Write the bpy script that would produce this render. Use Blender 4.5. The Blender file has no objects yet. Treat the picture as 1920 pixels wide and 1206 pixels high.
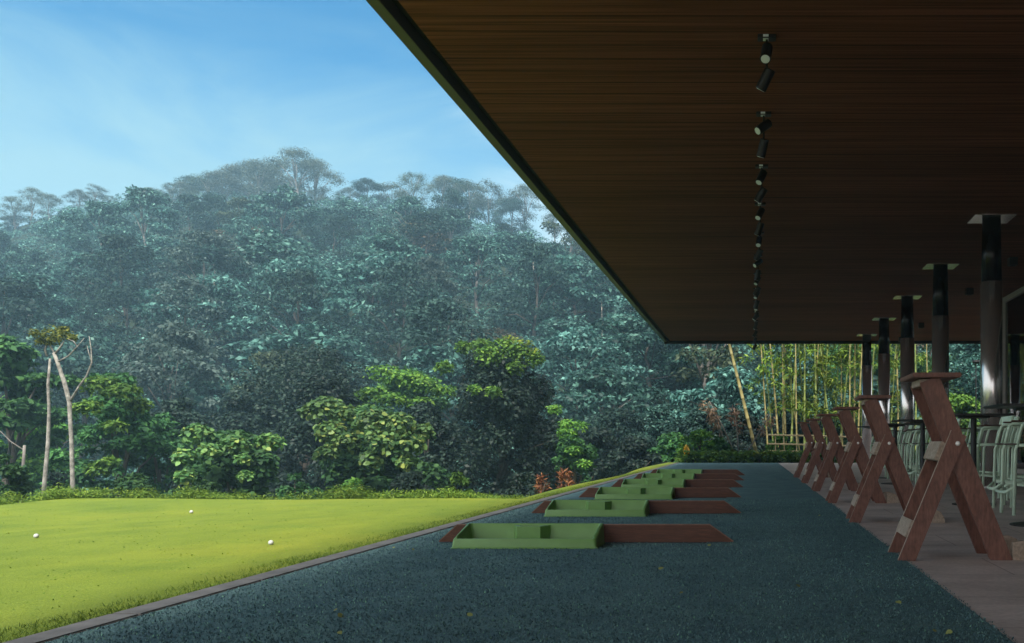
import bpy, bmesh, math, random
import numpy as np
from mathutils import Vector, Matrix
R = math.radians
random.seed(7)
rng = np.random.default_rng(11)
scene = bpy.context.scene
COL = scene.collection
F, VX, VY, H = 1728.0, 1409.0, 830.0, 0.75          # focal length (px), vanishing point, eye height

def at(px, py, d):                                   # world point seen at (px, py) at depth d
    return Vector(((px - VX) / F * d, d, H - (py - VY) / F * d))

# ---------------------------------------------------------------- objects
def tag(o, label=None, cat=None, group=None, kind=None):
    if label: o['label'] = label
    if cat: o['category'] = cat
    if group: o['group'] = group
    if kind: o['kind'] = kind
    return o
def empty(name, loc=(0, 0, 0), rz=0.0):
    o = bpy.data.objects.new(name, None); COL.objects.link(o)
    o.empty_display_size = 0.2
    o.location = loc; o.rotation_euler = (0, 0, rz)
    return o
def link(name, me, parent=None):
    o = bpy.data.objects.new(name, me); COL.objects.link(o)
    if parent: o.parent = parent
    return o
def obj(name, bm, mat, parent=None, smooth=False, bevel=0.0):
    if bevel:
        bmesh.ops.bevel(bm, geom=[e for e in bm.edges if e.calc_length() > bevel * 3], offset=bevel, segments=2, affect='EDGES', clamp_overlap=True)
    me = bpy.data.meshes.new(name)
    bmesh.ops.recalc_face_normals(bm, faces=bm.faces[:])
    bm.to_mesh(me); bm.free()
    for m in (mat if isinstance(mat, (list, tuple)) else [mat]): me.materials.append(m)
    if smooth:
        for p in me.polygons: p.use_smooth = True
    return link(name, me, parent)
def copy_tree(o, parent=None):
    c = o.copy(); COL.objects.link(c); c.parent = parent
    for ch in list(o.children): copy_tree(ch, c)
    return c

# ---------------------------------------------------------------- mesh helpers
def box(bm, x0, x1, y0, y1, z0, z1, mat=None):
    vs = [bm.verts.new((x, y, z)) for x in (x0, x1) for y in (y0, y1) for z in (z0, z1)]
    if mat is not None:
        for v in vs: v.co = mat @ v.co
    for f in ((0, 1, 3, 2), (4, 6, 7, 5), (0, 4, 5, 1), (2, 3, 7, 6), (0, 2, 6, 4), (1, 5, 7, 3)):
        bm.faces.new([vs[i] for i in f])
    return vs
def tube(bm, pts, rad, n=8, cap=True):
    pts = [Vector(p) for p in pts]
    if not isinstance(rad, (list, tuple)): rad = [rad] * len(pts)
    rings = []; up = Vector((0.13, 0.31, 1)).normalized()
    for i, p in enumerate(pts):
        a = pts[max(0, i - 1)]; b = pts[min(len(pts) - 1, i + 1)]
        t = (b - a).normalized()
        u = t.cross(up)
        if u.length < 0.05: u = t.cross(Vector((1, 0, 0)))
        u.normalize(); w = t.cross(u)
        rings.append([bm.verts.new(p + (u * math.cos(k * 2 * math.pi / n) + w * math.sin(k * 2 * math.pi / n)) * rad[i]) for k in range(n)])
    for a, b in zip(rings, rings[1:]):
        for k in range(n):
            bm.faces.new((a[k], a[(k + 1) % n], b[(k + 1) % n], b[k]))
    if cap:
        bm.faces.new(rings[0][::-1]); bm.faces.new(rings[-1])
def cyl(bm, a, b, r0, r1=None, n=20): tube(bm, [a, b], [r0, r0 if r1 is None else r1], n)
def plank(bm, a, b, width, y0, y1):                   # board whose long axis runs a -> b in the xz plane
    a = Vector((a[0], 0, a[1])); b = Vector((b[0], 0, b[1]))
    t = (b - a).normalized(); s = Vector((t.z, 0, -t.x)) * width / 2
    q = [a - s, a + s, b + s, b - s]
    lo = [bm.verts.new((v.x, y0, v.z)) for v in q]; hi = [bm.verts.new((v.x, y1, v.z)) for v in q]
    bm.faces.new(lo); bm.faces.new(hi[::-1])
    for i in range(4):
        j = (i + 1) % 4
        bm.faces.new((lo[i], hi[i], hi[j], lo[j]))
def fast_mesh(name, verts, loops, sizes, mat):        # numpy arrays -> mesh
    me = bpy.data.meshes.new(name)
    me.vertices.add(len(verts)); me.vertices.foreach_set('co', np.asarray(verts, np.float32).ravel())
    me.loops.add(len(loops)); me.loops.foreach_set('vertex_index', np.asarray(loops, np.int32))
    me.polygons.add(len(sizes))
    st = np.concatenate([[0], np.cumsum(sizes)[:-1]])
    me.polygons.foreach_set('loop_start', st.astype(np.int32))
    me.update(calc_edges=True)
    me.validate()
    me.materials.append(mat)
    return me
def unit(v): return v / np.maximum(np.linalg.norm(v, axis=1, keepdims=True), 1e-6)
SHAPES = {  # along, across, lift
    'kite': np.array([(0, 0, 0), (.4, .30, .07), (1, 0, -.05), (.4, -.30, .07)]),
    'long': np.array([(0, 0, 0), (.35, .12, .03), (1, 0, -.10), (.35, -.12, .03)]),
    'heart': np.array([(0, 0, 0), (.02, .30, .05), (.35, .46, .08), (.75, .28, .02), (1, 0, -.08), (.75, -.28, .02), (.35, -.46, .08), (.02, -.30, .05)]),
    'blade': np.array([(0, .05, 0), (.6, .035, 0), (1, 0, .0), (.6, -.035, 0), (0, -.05, 0)]),
}
def leaf_arrays(p, n, size, shape, along=None, droop=.25):
    N = len(p); S = SHAPES[shape]; k = len(S)
    n = unit(n)
    t = rng.normal(size=(N, 3)) if along is None else along + rng.normal(size=(N, 3)) * .25
    if along is None: t[:, 2] -= droop
    t = t - n * (t * n).sum(1, keepdims=True); t = unit(t)
    b = np.cross(n, t)
    sz = np.asarray(size).reshape(-1, 1, 1) * np.ones((N, 1, 1))
    v = p[:, None, :] + sz * (S[None, :, 0:1] * t[:, None] + S[None, :, 1:2] * b[:, None] + S[None, :, 2:3] * n[:, None])
    return v.reshape(-1, 3), np.arange(N * k), np.full(N, k)
def leaf_mesh(name, p, n, size, shape, mat, along=None, droop=.25):
    return fast_mesh(name, *leaf_arrays(p, n, size, shape, along, droop), mat)
def clump_points(c, rad, count, up=.35, shell=.35):   # leaves in the outer shell of one clump
    d = unit(rng.normal(size=(count, 3)) + np.array([0, 0, up]))
    r = 1 - shell * rng.random((count, 1)) ** 1.5
    p = np.asarray(c) + d * r * np.asarray(rad)
    n = d * .55 + np.array([0, 0, .6]) + rng.normal(size=(count, 3)) * .42
    return p, n

# ---------------------------------------------------------------- materials
def new_mat(name):
    m = bpy.data.materials.new(name); m.use_nodes = True
    nt = m.node_tree; nt.nodes.clear()
    out = nt.nodes.new('ShaderNodeOutputMaterial')
    return m, nt, out
def N(nt, t, **kw):
    n = nt.nodes.new(t)
    for k, v in kw.items():
        if k == 'inp':
            for a, b in v.items(): n.inputs[a].default_value = b
        else: setattr(n, k, v)
    return n
def ramp(nt, stops, fac=None, interp='LINEAR'):
    r = nt.nodes.new('ShaderNodeValToRGB'); r.color_ramp.interpolation = interp
    e = r.color_ramp.elements
    while len(e) < len(stops): e.new(.5)
    for i, (p, c) in enumerate(stops):
        e[i].position = p; e[i].color = (*c, 1) if len(c) == 3 else c
    if fac is not None: nt.links.new(fac, r.inputs[0])
    return r
def coords(nt, scale=(1, 1, 1), kind='Object', rot=(0, 0, 0)):
    tc = nt.nodes.new('ShaderNodeTexCoord'); mp = nt.nodes.new('ShaderNodeMapping')
    mp.inputs['Scale'].default_value = scale; mp.inputs['Rotation'].default_value = rot
    nt.links.new(tc.outputs[kind], mp.inputs[0]); return mp.outputs[0]
def noise(nt, vec, scale, detail=4, rough=.55, dist=0.0):
    n = N(nt, 'ShaderNodeTexNoise', inp={'Scale': scale, 'Detail': detail, 'Roughness': rough, 'Distortion': dist})
    nt.links.new(vec, n.inputs['Vector']); return n.outputs[0]
def mixc(nt, a, b, fac, mode='MIX'):
    m = N(nt, 'ShaderNodeMix', data_type='RGBA', blend_type=mode)
    for sock, v in ((m.inputs[0], fac), (m.inputs[6], a), (m.inputs[7], b)):
        if hasattr(v, 'links'): nt.links.new(v, sock)
        else: sock.default_value = v if not isinstance(v, tuple) or len(v) == 4 else (*v, 1)
    return m.outputs[2]
def principled(nt, out, col, rough=.6, metal=0.0, spec=.4, bump=None, bump_s=.3, bump_d=.01):
    b = nt.nodes.new('ShaderNodeBsdfPrincipled')
    for sock, v in ((b.inputs['Base Color'], col), (b.inputs['Roughness'], rough)):
        if hasattr(v, 'links'): nt.links.new(v, sock)
        else: sock.default_value = (*v, 1) if isinstance(v, tuple) and len(v) == 3 else v
    b.inputs['Metallic'].default_value = metal
    b.inputs['Specular IOR Level'].default_value = spec
    if bump is not None:
        bn = N(nt, 'ShaderNodeBump', inp={'Strength': bump_s, 'Distance': bump_d})
        nt.links.new(bump, bn.inputs['Height']); nt.links.new(bn.outputs[0], b.inputs['Normal'])
    nt.links.new(b.outputs[0], out.inputs[0]); return b
def simple(name, c, rough=.5, metal=0.0, spec=.4, var=.18, scale=9, bump=.15, bd=.004):
    m, nt, out = new_mat(name)
    v = coords(nt); n1 = noise(nt, v, scale, 5)
    lo = tuple(x * (1 - var) for x in c); hi = tuple(min(1, x * (1 + var)) for x in c)
    r = ramp(nt, [(.3, lo), (.7, hi)], n1)
    principled(nt, out, r.outputs[0], rough, metal, spec, noise(nt, v, scale * 6, 3), bump, bd)
    return m
def leaf_mat(name, stops, rough=.5, spec=.35, trans=.28, vary=.35):
    m, nt, out = new_mat(name)
    g = nt.nodes.new('ShaderNodeNewGeometry'); oi = nt.nodes.new('ShaderNodeObjectInfo')
    r = ramp(nt, stops, g.outputs['Random Per Island'])
    # patches of lighter, younger leaves through the crown
    pn = noise(nt, coords(nt), .55, 2)
    pr = ramp(nt, [(.35, (1 - vary,) * 3), (.68, (1 + vary,) * 3)], pn)
    c1 = mixc(nt, r.outputs[0], pr.outputs[0], 1.0, 'MULTIPLY')
    hs = N(nt, 'ShaderNodeHueSaturation')
    mr = N(nt, 'ShaderNodeMapRange', inp={'To Min': .72, 'To Max': 1.28}); nt.links.new(oi.outputs['Random'], mr.inputs[0])
    nt.links.new(mr.outputs[0], hs.inputs['Value']); nt.links.new(c1, hs.inputs['Color'])
    mh = N(nt, 'ShaderNodeMapRange', inp={'To Min': .49, 'To Max': .512}); nt.links.new(oi.outputs['Random'], mh.inputs[0])
    nt.links.new(mh.outputs[0], hs.inputs['Hue'])
    b = nt.nodes.new('ShaderNodeBsdfPrincipled')
    nt.links.new(hs.outputs[0], b.inputs['Base Color'])
    b.inputs['Roughness'].default_value = rough + .12; b.inputs['Specular IOR Level'].default_value = spec * .45
    t = nt.nodes.new('ShaderNodeBsdfTranslucent'); nt.links.new(hs.outputs[0], t.inputs[0])
    mx = N(nt, 'ShaderNodeMixShader', inp={0: trans})
    nt.links.new(b.outputs[0], mx.inputs[1]); nt.links.new(t.outputs[0], mx.inputs[2])
    nt.links.new(mx.outputs[0], out.inputs[0])
    return m
def wood_mat(name, dark, light, axis_scale, rough=.5, spec=.35, bump=.2):
    m, nt, out = new_mat(name)
    v = coords(nt, axis_scale)
    n1 = noise(nt, v, 1.0, 6, .65, .3); n2 = noise(nt, v, 5.0, 4, .6)
    r = ramp(nt, [(.28, dark), (.72, light)], n1)
    r2 = ramp(nt, [(.35, (.7, .7, .7)), (.65, (1.15, 1.15, 1.15))], n2)
    principled(nt, out, mixc(nt, r.outputs[0], r2.outputs[0], 1.0, 'MULTIPLY'), rough, 0, spec, n2, bump, .002)
    return m

M = {}
M['leaf_teal'] = leaf_mat('hill_leaf_teal', [(0, (.010, .034, .028)), (.5, (.024, .076, .062)), (.80, (.060, .160, .130)), (1, (.14, .29, .23))], rough=.42, spec=.5)
M['leaf_pale_teal'] = leaf_mat('slope_leaf', [(0, (.014, .044, .036)), (.45, (.034, .100, .082)), (.78, (.085, .21, .17)), (1, (.17, .34, .27))])
M['leaf_deep'] = leaf_mat('hill_leaf_deep', [(0, (.009, .023, .019)), (.6, (.019, .046, .037)), (1, (.050, .105, .080))], rough=.5)
M['leaf_olive'] = leaf_mat('hill_leaf_olive', [(0, (.028, .042, .024)), (.6, (.055, .085, .045)), (1, (.10, .13, .075))])
M['leaf_rusty'] = leaf_mat('hill_leaf_rusty', [(0, (.030, .030, .018)), (.5, (.060, .065, .034)), (1, (.12, .075, .05))])
M['leaf_grey'] = leaf_mat('hill_leaf_grey', [(0, (.024, .042, .036)), (.6, (.052, .086, .074)), (1, (.11, .155, .135))])
M['leaf_ridge'] = leaf_mat('hazed_ridge_leaf', [(0, (.040, .058, .045)), (.6, (.080, .105, .080)), (1, (.13, .16, .125))])  # paled and greyed: distance haze is put into the leaf colour
M['leaf_dark'] = leaf_mat('dark_leaf', [(0, (.008, .017, .014)), (.6, (.016, .032, .024)), (1, (.038, .070, .048))], rough=.42, spec=.45)
M['leaf_mid'] = leaf_mat('mid_leaf', [(0, (.018, .055, .020)), (.6, (.036, .105, .032)), (1, (.075, .17, .045))])
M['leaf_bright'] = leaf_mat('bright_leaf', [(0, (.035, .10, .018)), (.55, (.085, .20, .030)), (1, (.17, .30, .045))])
M['leaf_yellow'] = leaf_mat('yellow_green_leaf', [(0, (.07, .13, .015)), (.55, (.16, .24, .025)), (1, (.30, .32, .04))])
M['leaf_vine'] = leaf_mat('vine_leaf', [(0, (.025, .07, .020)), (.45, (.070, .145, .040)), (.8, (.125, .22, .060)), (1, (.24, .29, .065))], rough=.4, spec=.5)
M['leaf_red'] = leaf_mat('russet_leaf', [(0, (.12, .045, .026)), (.6, (.22, .085, .045)), (1, (.30, .14, .06))])
M['leaf_dry'] = leaf_mat('dry_leaf', [(0, (.13, .085, .05)), (.6, (.24, .15, .10)), (1, (.33, .22, .15))])
M['leaf_moss'] = leaf_mat('moss_leaf', [(0, (.05, .065, .012)), (.6, (.10, .13, .022)), (1, (.18, .19, .035))])
M['leaf_bamboo'] = leaf_mat('bamboo_leaf', [(0, (.05, .10, .012)), (.6, (.12, .20, .025)), (1, (.24, .28, .05))])
M['grass'] = leaf_mat('grass_blade', [(0, (.07, .13, .012)), (.6, (.13, .21, .018)), (1, (.24, .29, .03))], trans=.35, vary=.2)
M['herb'] = leaf_mat('bank_herb_leaf', [(0, (.05, .09, .014)), (.6, (.10, .16, .022)), (1, (.18, .23, .035))])
M['grass_dark'] = leaf_mat('long_grass_blade', [(0, (.04, .085, .012)), (.6, (.08, .15, .018)), (1, (.15, .22, .03))], trans=.3)
M['bark'] = simple('bark', (.075, .062, .050), .85, var=.4, scale=6, bump=.6, bd=.02)
M['bark_pale'] = simple('pale_bark', (.24, .225, .195), .85, var=.55, scale=9, bump=.9, bd=.02)
M['bark_grey'] = simple('grey_bark', (.15, .135, .12), .8, var=.3, scale=5, bump=.5, bd=.02)
M['rack_wood'] = wood_mat('stained_plank', (.135, .055, .038), (.22, .098, .070), (14, 14, 3.5), .5, .35)
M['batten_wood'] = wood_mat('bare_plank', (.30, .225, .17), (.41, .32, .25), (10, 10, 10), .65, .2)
M['divider_wood'] = wood_mat('divider_plank', (.080, .029, .015), (.135, .052, .030), (2.5, 20, 30), .5, .3)
M['divider_edge'] = wood_mat('divider_pale_edge', (.20, .10, .065), (.30, .16, .11), (4, 20, 20), .6, .3)
M['tray'] = simple('green_plastic', (.14, .275, .075), .42, var=.10, scale=7, bump=.08, bd=.002, spec=.45)
M['black'] = simple('black_metal', (.012, .012, .012), .45, var=.2)
M['black_gloss'] = simple('black_lacquer', (.010, .009, .009), .25, var=.1, spec=.3)
M['black_matt'] = simple('black_board', (.010, .010, .010), .75, var=.2)
M['lens'] = simple('frosted_lens', (.75, .80, .82), .25, var=.05)
M['mint'] = simple('mint_paint', (.60, .76, .59), .4, var=.08, scale=14)
M['slat'] = wood_mat('seat_slat', (.055, .028, .018), (.11, .06, .04), (3, 30, 30), .5, .35)
M['steel'] = simple('polished_steel', (.72, .67, .65), .19, metal=.88, var=.05, scale=3, bump=.02)
M['trim'] = simple('bronze_trim', (.16, .15, .12), .38, metal=.6, var=.08, scale=3, bump=.03)
M['frame'] = simple('pale_frame', (.42, .38, .34), .5, var=.08)
M['bolt'] = simple('zinc_bolt', (.75, .73, .70), .3, metal=.3, var=.05)
M['ball'] = simple('white_ball', (.42, .43, .41), .7, var=.05, scale=40, bump=.3)
M['culm'] = simple('bamboo_culm', (.25, .215, .085), .45, var=.3, scale=1.1, bump=.1)
M['culm_green'] = simple('green_bamboo_culm', (.18, .22, .06), .42, var=.3, scale=1.1, bump=.1)
M['cane'] = simple('dry_cane', (.60, .46, .26), .55, var=.2, scale=4)
M['render_wall'] = simple('dark_plaster', (.09, .075, .062), .8, var=.2, scale=2, bump=.3)
M['petal'] = simple('yellow_petal', (.75, .45, .03), .5, var=.12, scale=12)
M['fallen'] = leaf_mat('fallen_leaf_skin', [(0, (.17, .20, .06)), (.6, (.24, .26, .09)), (1, (.27, .22, .12))], trans=.1, vary=.1)

def ceiling_mat():
    m, nt, out = new_mat('ceiling_wood')
    v = coords(nt, (.30, 15, 1)); n1 = noise(nt, v, 1.0, 7, .68, .15)
    v2 = coords(nt, (.55, 46, 1)); n2 = noise(nt, v2, 1.0, 4, .6)
    v3 = coords(nt, (.12, .8, 1)); n3 = noise(nt, v3, 1.0, 3)
    r = ramp(nt, [(.2, (.120, .042, .022)), (.5, (.168, .060, .033)), (.8, (.220, .082, .047))], n1)
    r2 = ramp(nt, [(.36, (.55, .55, .55)), (.62, (1.25, 1.25, 1.25))], n2)
    r3 = ramp(nt, [(.3, (.75, .75, .75)), (.7, (1.2, 1.2, 1.2))], n3)
    c = mixc(nt, mixc(nt, r.outputs[0], r2.outputs[0], 1.0, 'MULTIPLY'), r3.outputs[0], 1.0, 'MULTIPLY')
    # board joints every 0.3 m, running across
    sep = nt.nodes.new('ShaderNodeSeparateXYZ'); nt.links.new(coords(nt), sep.inputs[0])
    mm = N(nt, 'ShaderNodeMath', operation='PINGPONG', inp={1: .15}); nt.links.new(sep.outputs[1], mm.inputs[0])
    g = ramp(nt, [(0, (.5, .5, .5)), (.012, (.65, .65, .65)), (.020, (1, 1, 1))], mm.outputs[0])
    c = mixc(nt, c, g.outputs[0], 1.0, 'MULTIPLY')
    principled(nt, out, c, .7, 0, .10, n2, .25, .003)
    return m
M['ceiling'] = ceiling_mat()

def turf_mat():
    m, nt, out = new_mat('tee_carpet')
    v = coords(nt); n1 = noise(nt, v, 75, 5, .7, .4); n2 = noise(nt, v, 2.3, 4); n3 = noise(nt, coords(nt, (1, 1.6, 1)), 24, 3, .6, 1.0)
    r = ramp(nt, [(.30, (.060, .116, .126)), (.52, (.108, .186, .198)), (.72, (.185, .295, .285))], n1)
    r2 = ramp(nt, [(.3, (.78, .80, .85)), (.7, (1.2, 1.18, 1.1))], n2)
    r3 = ramp(nt, [(.58, (1, 1, 1)), (.72, (1.25, 1.6, 1.25))], n3)
    c = mixc(nt, mixc(nt, r.outputs[0], r2.outputs[0], 1.0, 'MULTIPLY'), r3.outputs[0], 1.0, 'MULTIPLY')
    principled(nt, out, c, .9, 0, .15, n1, .9, .012)
    return m
M['turf'] = turf_mat()
M['turf_pile'] = leaf_mat('tee_carpet_tuft', [(0, (.050, .100, .112)), (.6, (.094, .165, .176)), (.94, (.145, .25, .23)), (1, (.20, .40, .27))], trans=.1, vary=.25, rough=.8, spec=.15)

def lawn_mat():
    m, nt, out = new_mat('mown_lawn')
    v = coords(nt); n1 = noise(nt, v, .5, 4, .6, .5); n2 = noise(nt, coords(nt, (1.0, .5, 1)), 3.5, 5, .6); n3 = noise(nt, coords(nt, (1, .45, 1)), 130, 3, .7)
    n4 = noise(nt, coords(nt, (.5, 1.4, 1)), 1.1, 5, .6, 1.2)
    r = ramp(nt, [(.30, (.108, .164, .018)), (.5, (.148, .198, .020)), (.72, (.196, .224, .022))], n1)
    r2 = ramp(nt, [(.3, (.84, .88, .8)), (.7, (1.12, 1.1, 1.1))], n2)
    r3 = ramp(nt, [(.25, (.60, .68, .55)), (.75, (1.4, 1.3, 1.3))], n3)
    r4 = ramp(nt, [(.58, (1, 1, 1)), (.74, (.82, .92, 1.0))], n4)
    c = r.outputs[0]
    for q in (r2, r3, r4): c = mixc(nt, c, q.outputs[0], 1.0, 'MULTIPLY')
    principled(nt, out, c, .8, 0, .2, n3, .7, .02)
    return m
M['lawn'] = lawn_mat()
def ground_mat():
    m, nt, out = new_mat('forest_floor')
    v = coords(nt); n1 = noise(nt, v, .35, 6, .65)
    r = ramp(nt, [(.3, (.010, .016, .010)), (.6, (.022, .034, .020)), (.8, (.045, .045, .028))], n1)
    principled(nt, out, r.outputs[0], .95, 0, .1, noise(nt, v, 2.5, 5), .8, .2)
    return m
M['ground'] = ground_mat()
def paving_mat():
    m, nt, out = new_mat('stone_paving')
    v = coords(nt)
    br = N(nt, 'ShaderNodeTexBrick', offset=.5, inp={'Color1': (.49, .405, .37, 1), 'Color2': (.54, .45, .415, 1), 'Mortar': (.30, .24, .215, 1), 'Scale': 1.0,
            'Mortar Size': .006, 'Mortar Smooth': .3, 'Bias': 0.0, 'Brick Width': 1.5, 'Row Height': .75})
    nt.links.new(v, br.inputs[0])
    n1 = noise(nt, coords(nt, (1, 1.7, 1)), 1.3, 6, .6, .6); n2 = noise(nt, v, 40, 4)
    r = ramp(nt, [(.3, (.72, .70, .68)), (.7, (1.22, 1.2, 1.18))], n1); r2 = ramp(nt, [(.3, (.85, .85, .85)), (.7, (1.12, 1.12, 1.12))], n2)
    c = mixc(nt, mixc(nt, br.outputs[0], r.outputs[0], 1.0, 'MULTIPLY'), r2.outputs[0], 1.0, 'MULTIPLY')
    principled(nt, out, c, .55, 0, .35, n2, .25, .004)
    return m
M['paving'] = paving_mat()
M['kerb'] = simple('kerb_stone', (.13, .124, .118), .85, var=.3, scale=5, bump=.5, bd=.006)
def glass_mat():
    m, nt, out = new_mat('shop_glass')
    b = principled(nt, out, (.9, .95, .93), .02, 0, .5)
    t = nt.nodes.new('ShaderNodeBsdfTransparent'); t.inputs[0].default_value = (.55, .58, .55, 1)
    g = nt.nodes.new('ShaderNodeBsdfGlossy'); g.inputs['Roughness'].default_value = .02; g.inputs[0].default_value = (.8, .8, .8, 1)
    fr = N(nt, 'ShaderNodeFresnel', inp={'IOR': 1.6})
    mx = nt.nodes.new('ShaderNodeMixShader')
    nt.links.new(fr.outputs[0], mx.inputs[0]); nt.links.new(t.outputs[0], mx.inputs[1]); nt.links.new(g.outputs[0], mx.inputs[2])
    nt.links.new(mx.outputs[0], out.inputs[0]); nt.nodes.remove(b)
    return m
M['glass'] = glass_mat()

# ================================================================ SETTING
KERB_L, KERB_R, TURF_R, END = -2.785, -2.65, 0.985, 34.1
ROOF_L, ROOF_Z = -3.24, 4.5
def lip(x, y):
    e = np.maximum(-8.8 - x + .25 * np.sin(y * .9), np.minimum(y - 12.15 - .12 * np.sin(x * 1.3), -3.02 - .10 * np.sin(y * .5) - .012 * np.maximum(0, y - 20) - x))
    e = np.maximum(e, y - 34.6)
    return e
def lawn_z(x, y):
    e = np.maximum(lip(x, y), 0)
    z = .018 * np.sin(x * .8 + 1) * np.sin(y * .5) + .01
    z = z * np.clip((KERB_L - x) / 1.2, 0, 1)
    return np.maximum(z - .75 * e * e / (e + .45), -2.7)
def hill_z(x, y):
    u = x / np.maximum(y, 1)
    Rr = 150 + 12 * np.sin(u * 5 + 1)
    zr = 35.5 + 2.0 * np.sin(u * 9 + .5) - 9 * np.clip(u - .05, 0, 2)
    zr = -2.6 + (zr + 2.6) * np.clip((u + 1.5) / .5, 0, 1)
    t = np.clip((y - 44) / (Rr - 44), 0, 1.35)
    z = -2.6 + (zr + 2.6) * np.where(t < 1, t ** .95, 1 - (t - 1) * .9)
    z = z + .9 * np.sin(x * .11 + y * .05) * np.clip((y - 44) / 30, 0, 1) + .5 * np.sin(x * .31 - y * .23) * np.clip((y - 44) / 30, 0, 1)
    # garden shelf beyond the tees, level with them
    g = np.clip((x + 4.2) / 1.6, 0, 1) * np.clip((47 - y) / 8, 0, 1)
    z = z * (1 - g) + (-.02) * g
    under = ((x > -3.6) & (y < 34.05)) | ((y < 11) & (x > -8))
    return np.where(under, -1.0, z)
def grid_mesh(name, xs, ys, zf, mat):
    X, Y = np.meshgrid(xs, ys); Z = zf(X, Y)
    nx, ny = len(xs), len(ys)
    i = np.arange(nx * ny).reshape(ny, nx)
    q = np.stack([i[:-1, :-1], i[:-1, 1:], i[1:, 1:], i[1:, :-1]], -1).reshape(-1, 4)
    me = fast_mesh(name, np.stack([X, Y, Z], -1).reshape(-1, 3), q.ravel(), np.full(len(q), 4), mat)
    for p in me.polygons: p.use_smooth = True
    return me
xs = np.concatenate([np.arange(-230, -30, 4), np.arange(-30, 30, .8), np.arange(30, 231, 4)])
ys = np.concatenate([np.arange(-80, -4, 4), np.arange(-4, 50, .8), np.arange(50, 250, 2.5)])
tag(link('ground', grid_mesh('ground', xs, ys, hill_z, M['ground'])), kind='structure')
xs = np.concatenate([np.arange(-16, -9.4, .4), np.arange(-9.4, -3.6, .12), np.arange(-3.6, KERB_L - .01, .035), [KERB_L]])
ys = np.concatenate([np.arange(-20, 2, .8), np.arange(2, 14, .1), np.arange(14, 36.1, .25)])
tag(link('lawn', grid_mesh('lawn', xs, ys, lawn_z, M['lawn'])), kind='structure')
bm = bmesh.new(); box(bm, KERB_R, TURF_R, -20, END, -.3, 0.0)
tag(obj('tee_turf', bm, M['turf']), kind='structure')
bm = bmesh.new()
y = -20.0
while y < END - .01:
    y2 = min(y + 1.0, END); box(bm, KERB_L, KERB_R - .001, y + .003, y2 - .003, -.35, .008); y = y2
tag(obj('kerb', bm, M['kerb'], bevel=.006), kind='structure')
bm = bmesh.new(); box(bm, TURF_R + .001, 14, -20, END, -.3, -.004)
tag(obj('terrace_paving', bm, M['paving']), kind='structure')

me = grid_mesh('unseen_fairway', np.arange(-230, -13, 4), np.arange(-80, 45, 4), lambda X, Y: X * 0 - 2.55 + .15 * np.sin(X * .05), M['lawn'])  # unseen grass sheet, added so the columns reflect something bright
tag(link('unseen_fairway', me), kind='structure')

# short pile of the tee carpet, denser near the camera
def rnd(n, a, b): return a + (b - a) * rng.random(n)
n = 90000
yy = 3.2 + 9.0 * rng.random(n) ** 1.5; xx = rnd(n, KERB_R + .01, TURF_R + .015)
p = np.stack([xx, yy, np.zeros(n)], 1); up = rng.normal(size=(n, 3)) * .55; up[:, 2] = 1
al = unit(up); nn = np.cross(al, rng.normal(size=(n, 3)))
o = link('turf_pile', leaf_mesh('turf_pile', p, nn, rnd(n, .006, .014), 'kite', M['turf_pile'], along=al))
tag(o, 'short dark green pile of the tee carpet', 'turf', kind='stuff')
# fringe of longer grass along the kerb and on the bank
def blades(pos, hmin, hmax, spread):
    n = len(pos); up = rng.normal(size=(n, 3)) * spread; up[:, 2] = 1
    al = unit(up); return pos, np.cross(al, rng.normal(size=(n, 3))), rnd(n, hmin, hmax), al
n = 26000
yy = 3.0 + 22 * rng.random(n) ** 1.7; xx = KERB_L - .004 - .20 * rng.random(n) ** 1.8
dens = .5 + .5 * np.sin(yy * 5.1) * np.sin(yy * 1.7 + 1)
k = rng.random(n) < .35 + .65 * dens; xx, yy = xx[k], yy[k]
p, nn, sz, al = blades(np.stack([xx, yy, lawn_z(xx, yy) - .004], 1), .010, .032, .8)
o = link('grass_fringe', leaf_mesh('grass_fringe', p, nn, sz, 'blade', M['grass_dark'], along=al))
tag(o, 'untrimmed grass fringe along the grey kerb', 'grass', kind='stuff')
n = 60000
yy = 3.2 + 9.0 * rng.random(n) ** 1.4; xx = rnd(n, -9.3, KERB_L - .02)
p, nn, sz, al = blades(np.stack([xx, yy, lawn_z(xx, yy) - .003], 1), .008, .018, 1.1)
nn = nn * .35 + np.array([0, 0, 1.0])
o = link('lawn_grass', leaf_mesh('lawn_grass', p, nn, sz * 1.0, 'kite', M['grass'], along=al))
tag(o, 'short yellow green blades of the mown lawn', 'grass', kind='stuff')
# bank plants just beyond the lip
P_, N_, S_ = [], [], []
for i in range(520):
    if i < 330:
        x = rng.uniform(-10.5, -3.4); yb = 12.35 + abs(rng.normal()) * .6
        hh = (.08 + .10 * max(0, math.sin(x * 1.1 + .6)) + .06 * rng.random()) * (1.0 if x < -5.2 else .5)
    else:
        yb = rng.uniform(7, 13); x = -9.1 - abs(rng.normal()) * .8; hh = .10 + .06 * rng.random()
    z0 = float(lawn_z(np.array(x), np.array(yb)))
    a, b = clump_points((x, yb, z0 + hh * .5), (.24, .24, hh), 200, up=.8, shell=.8)
    P_.append(a); N_.append(b)
p = np.concatenate(P_); nn = np.concatenate(N_)
o = link('bank_herbs', leaf_mesh('bank_herbs', p, nn, rnd(len(p), .03, .06), 'long', M['herb'], droop=-.8))
tag(o, 'low bright green herbs along the far edge of the lawn', 'ground cover', kind='stuff')

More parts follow.
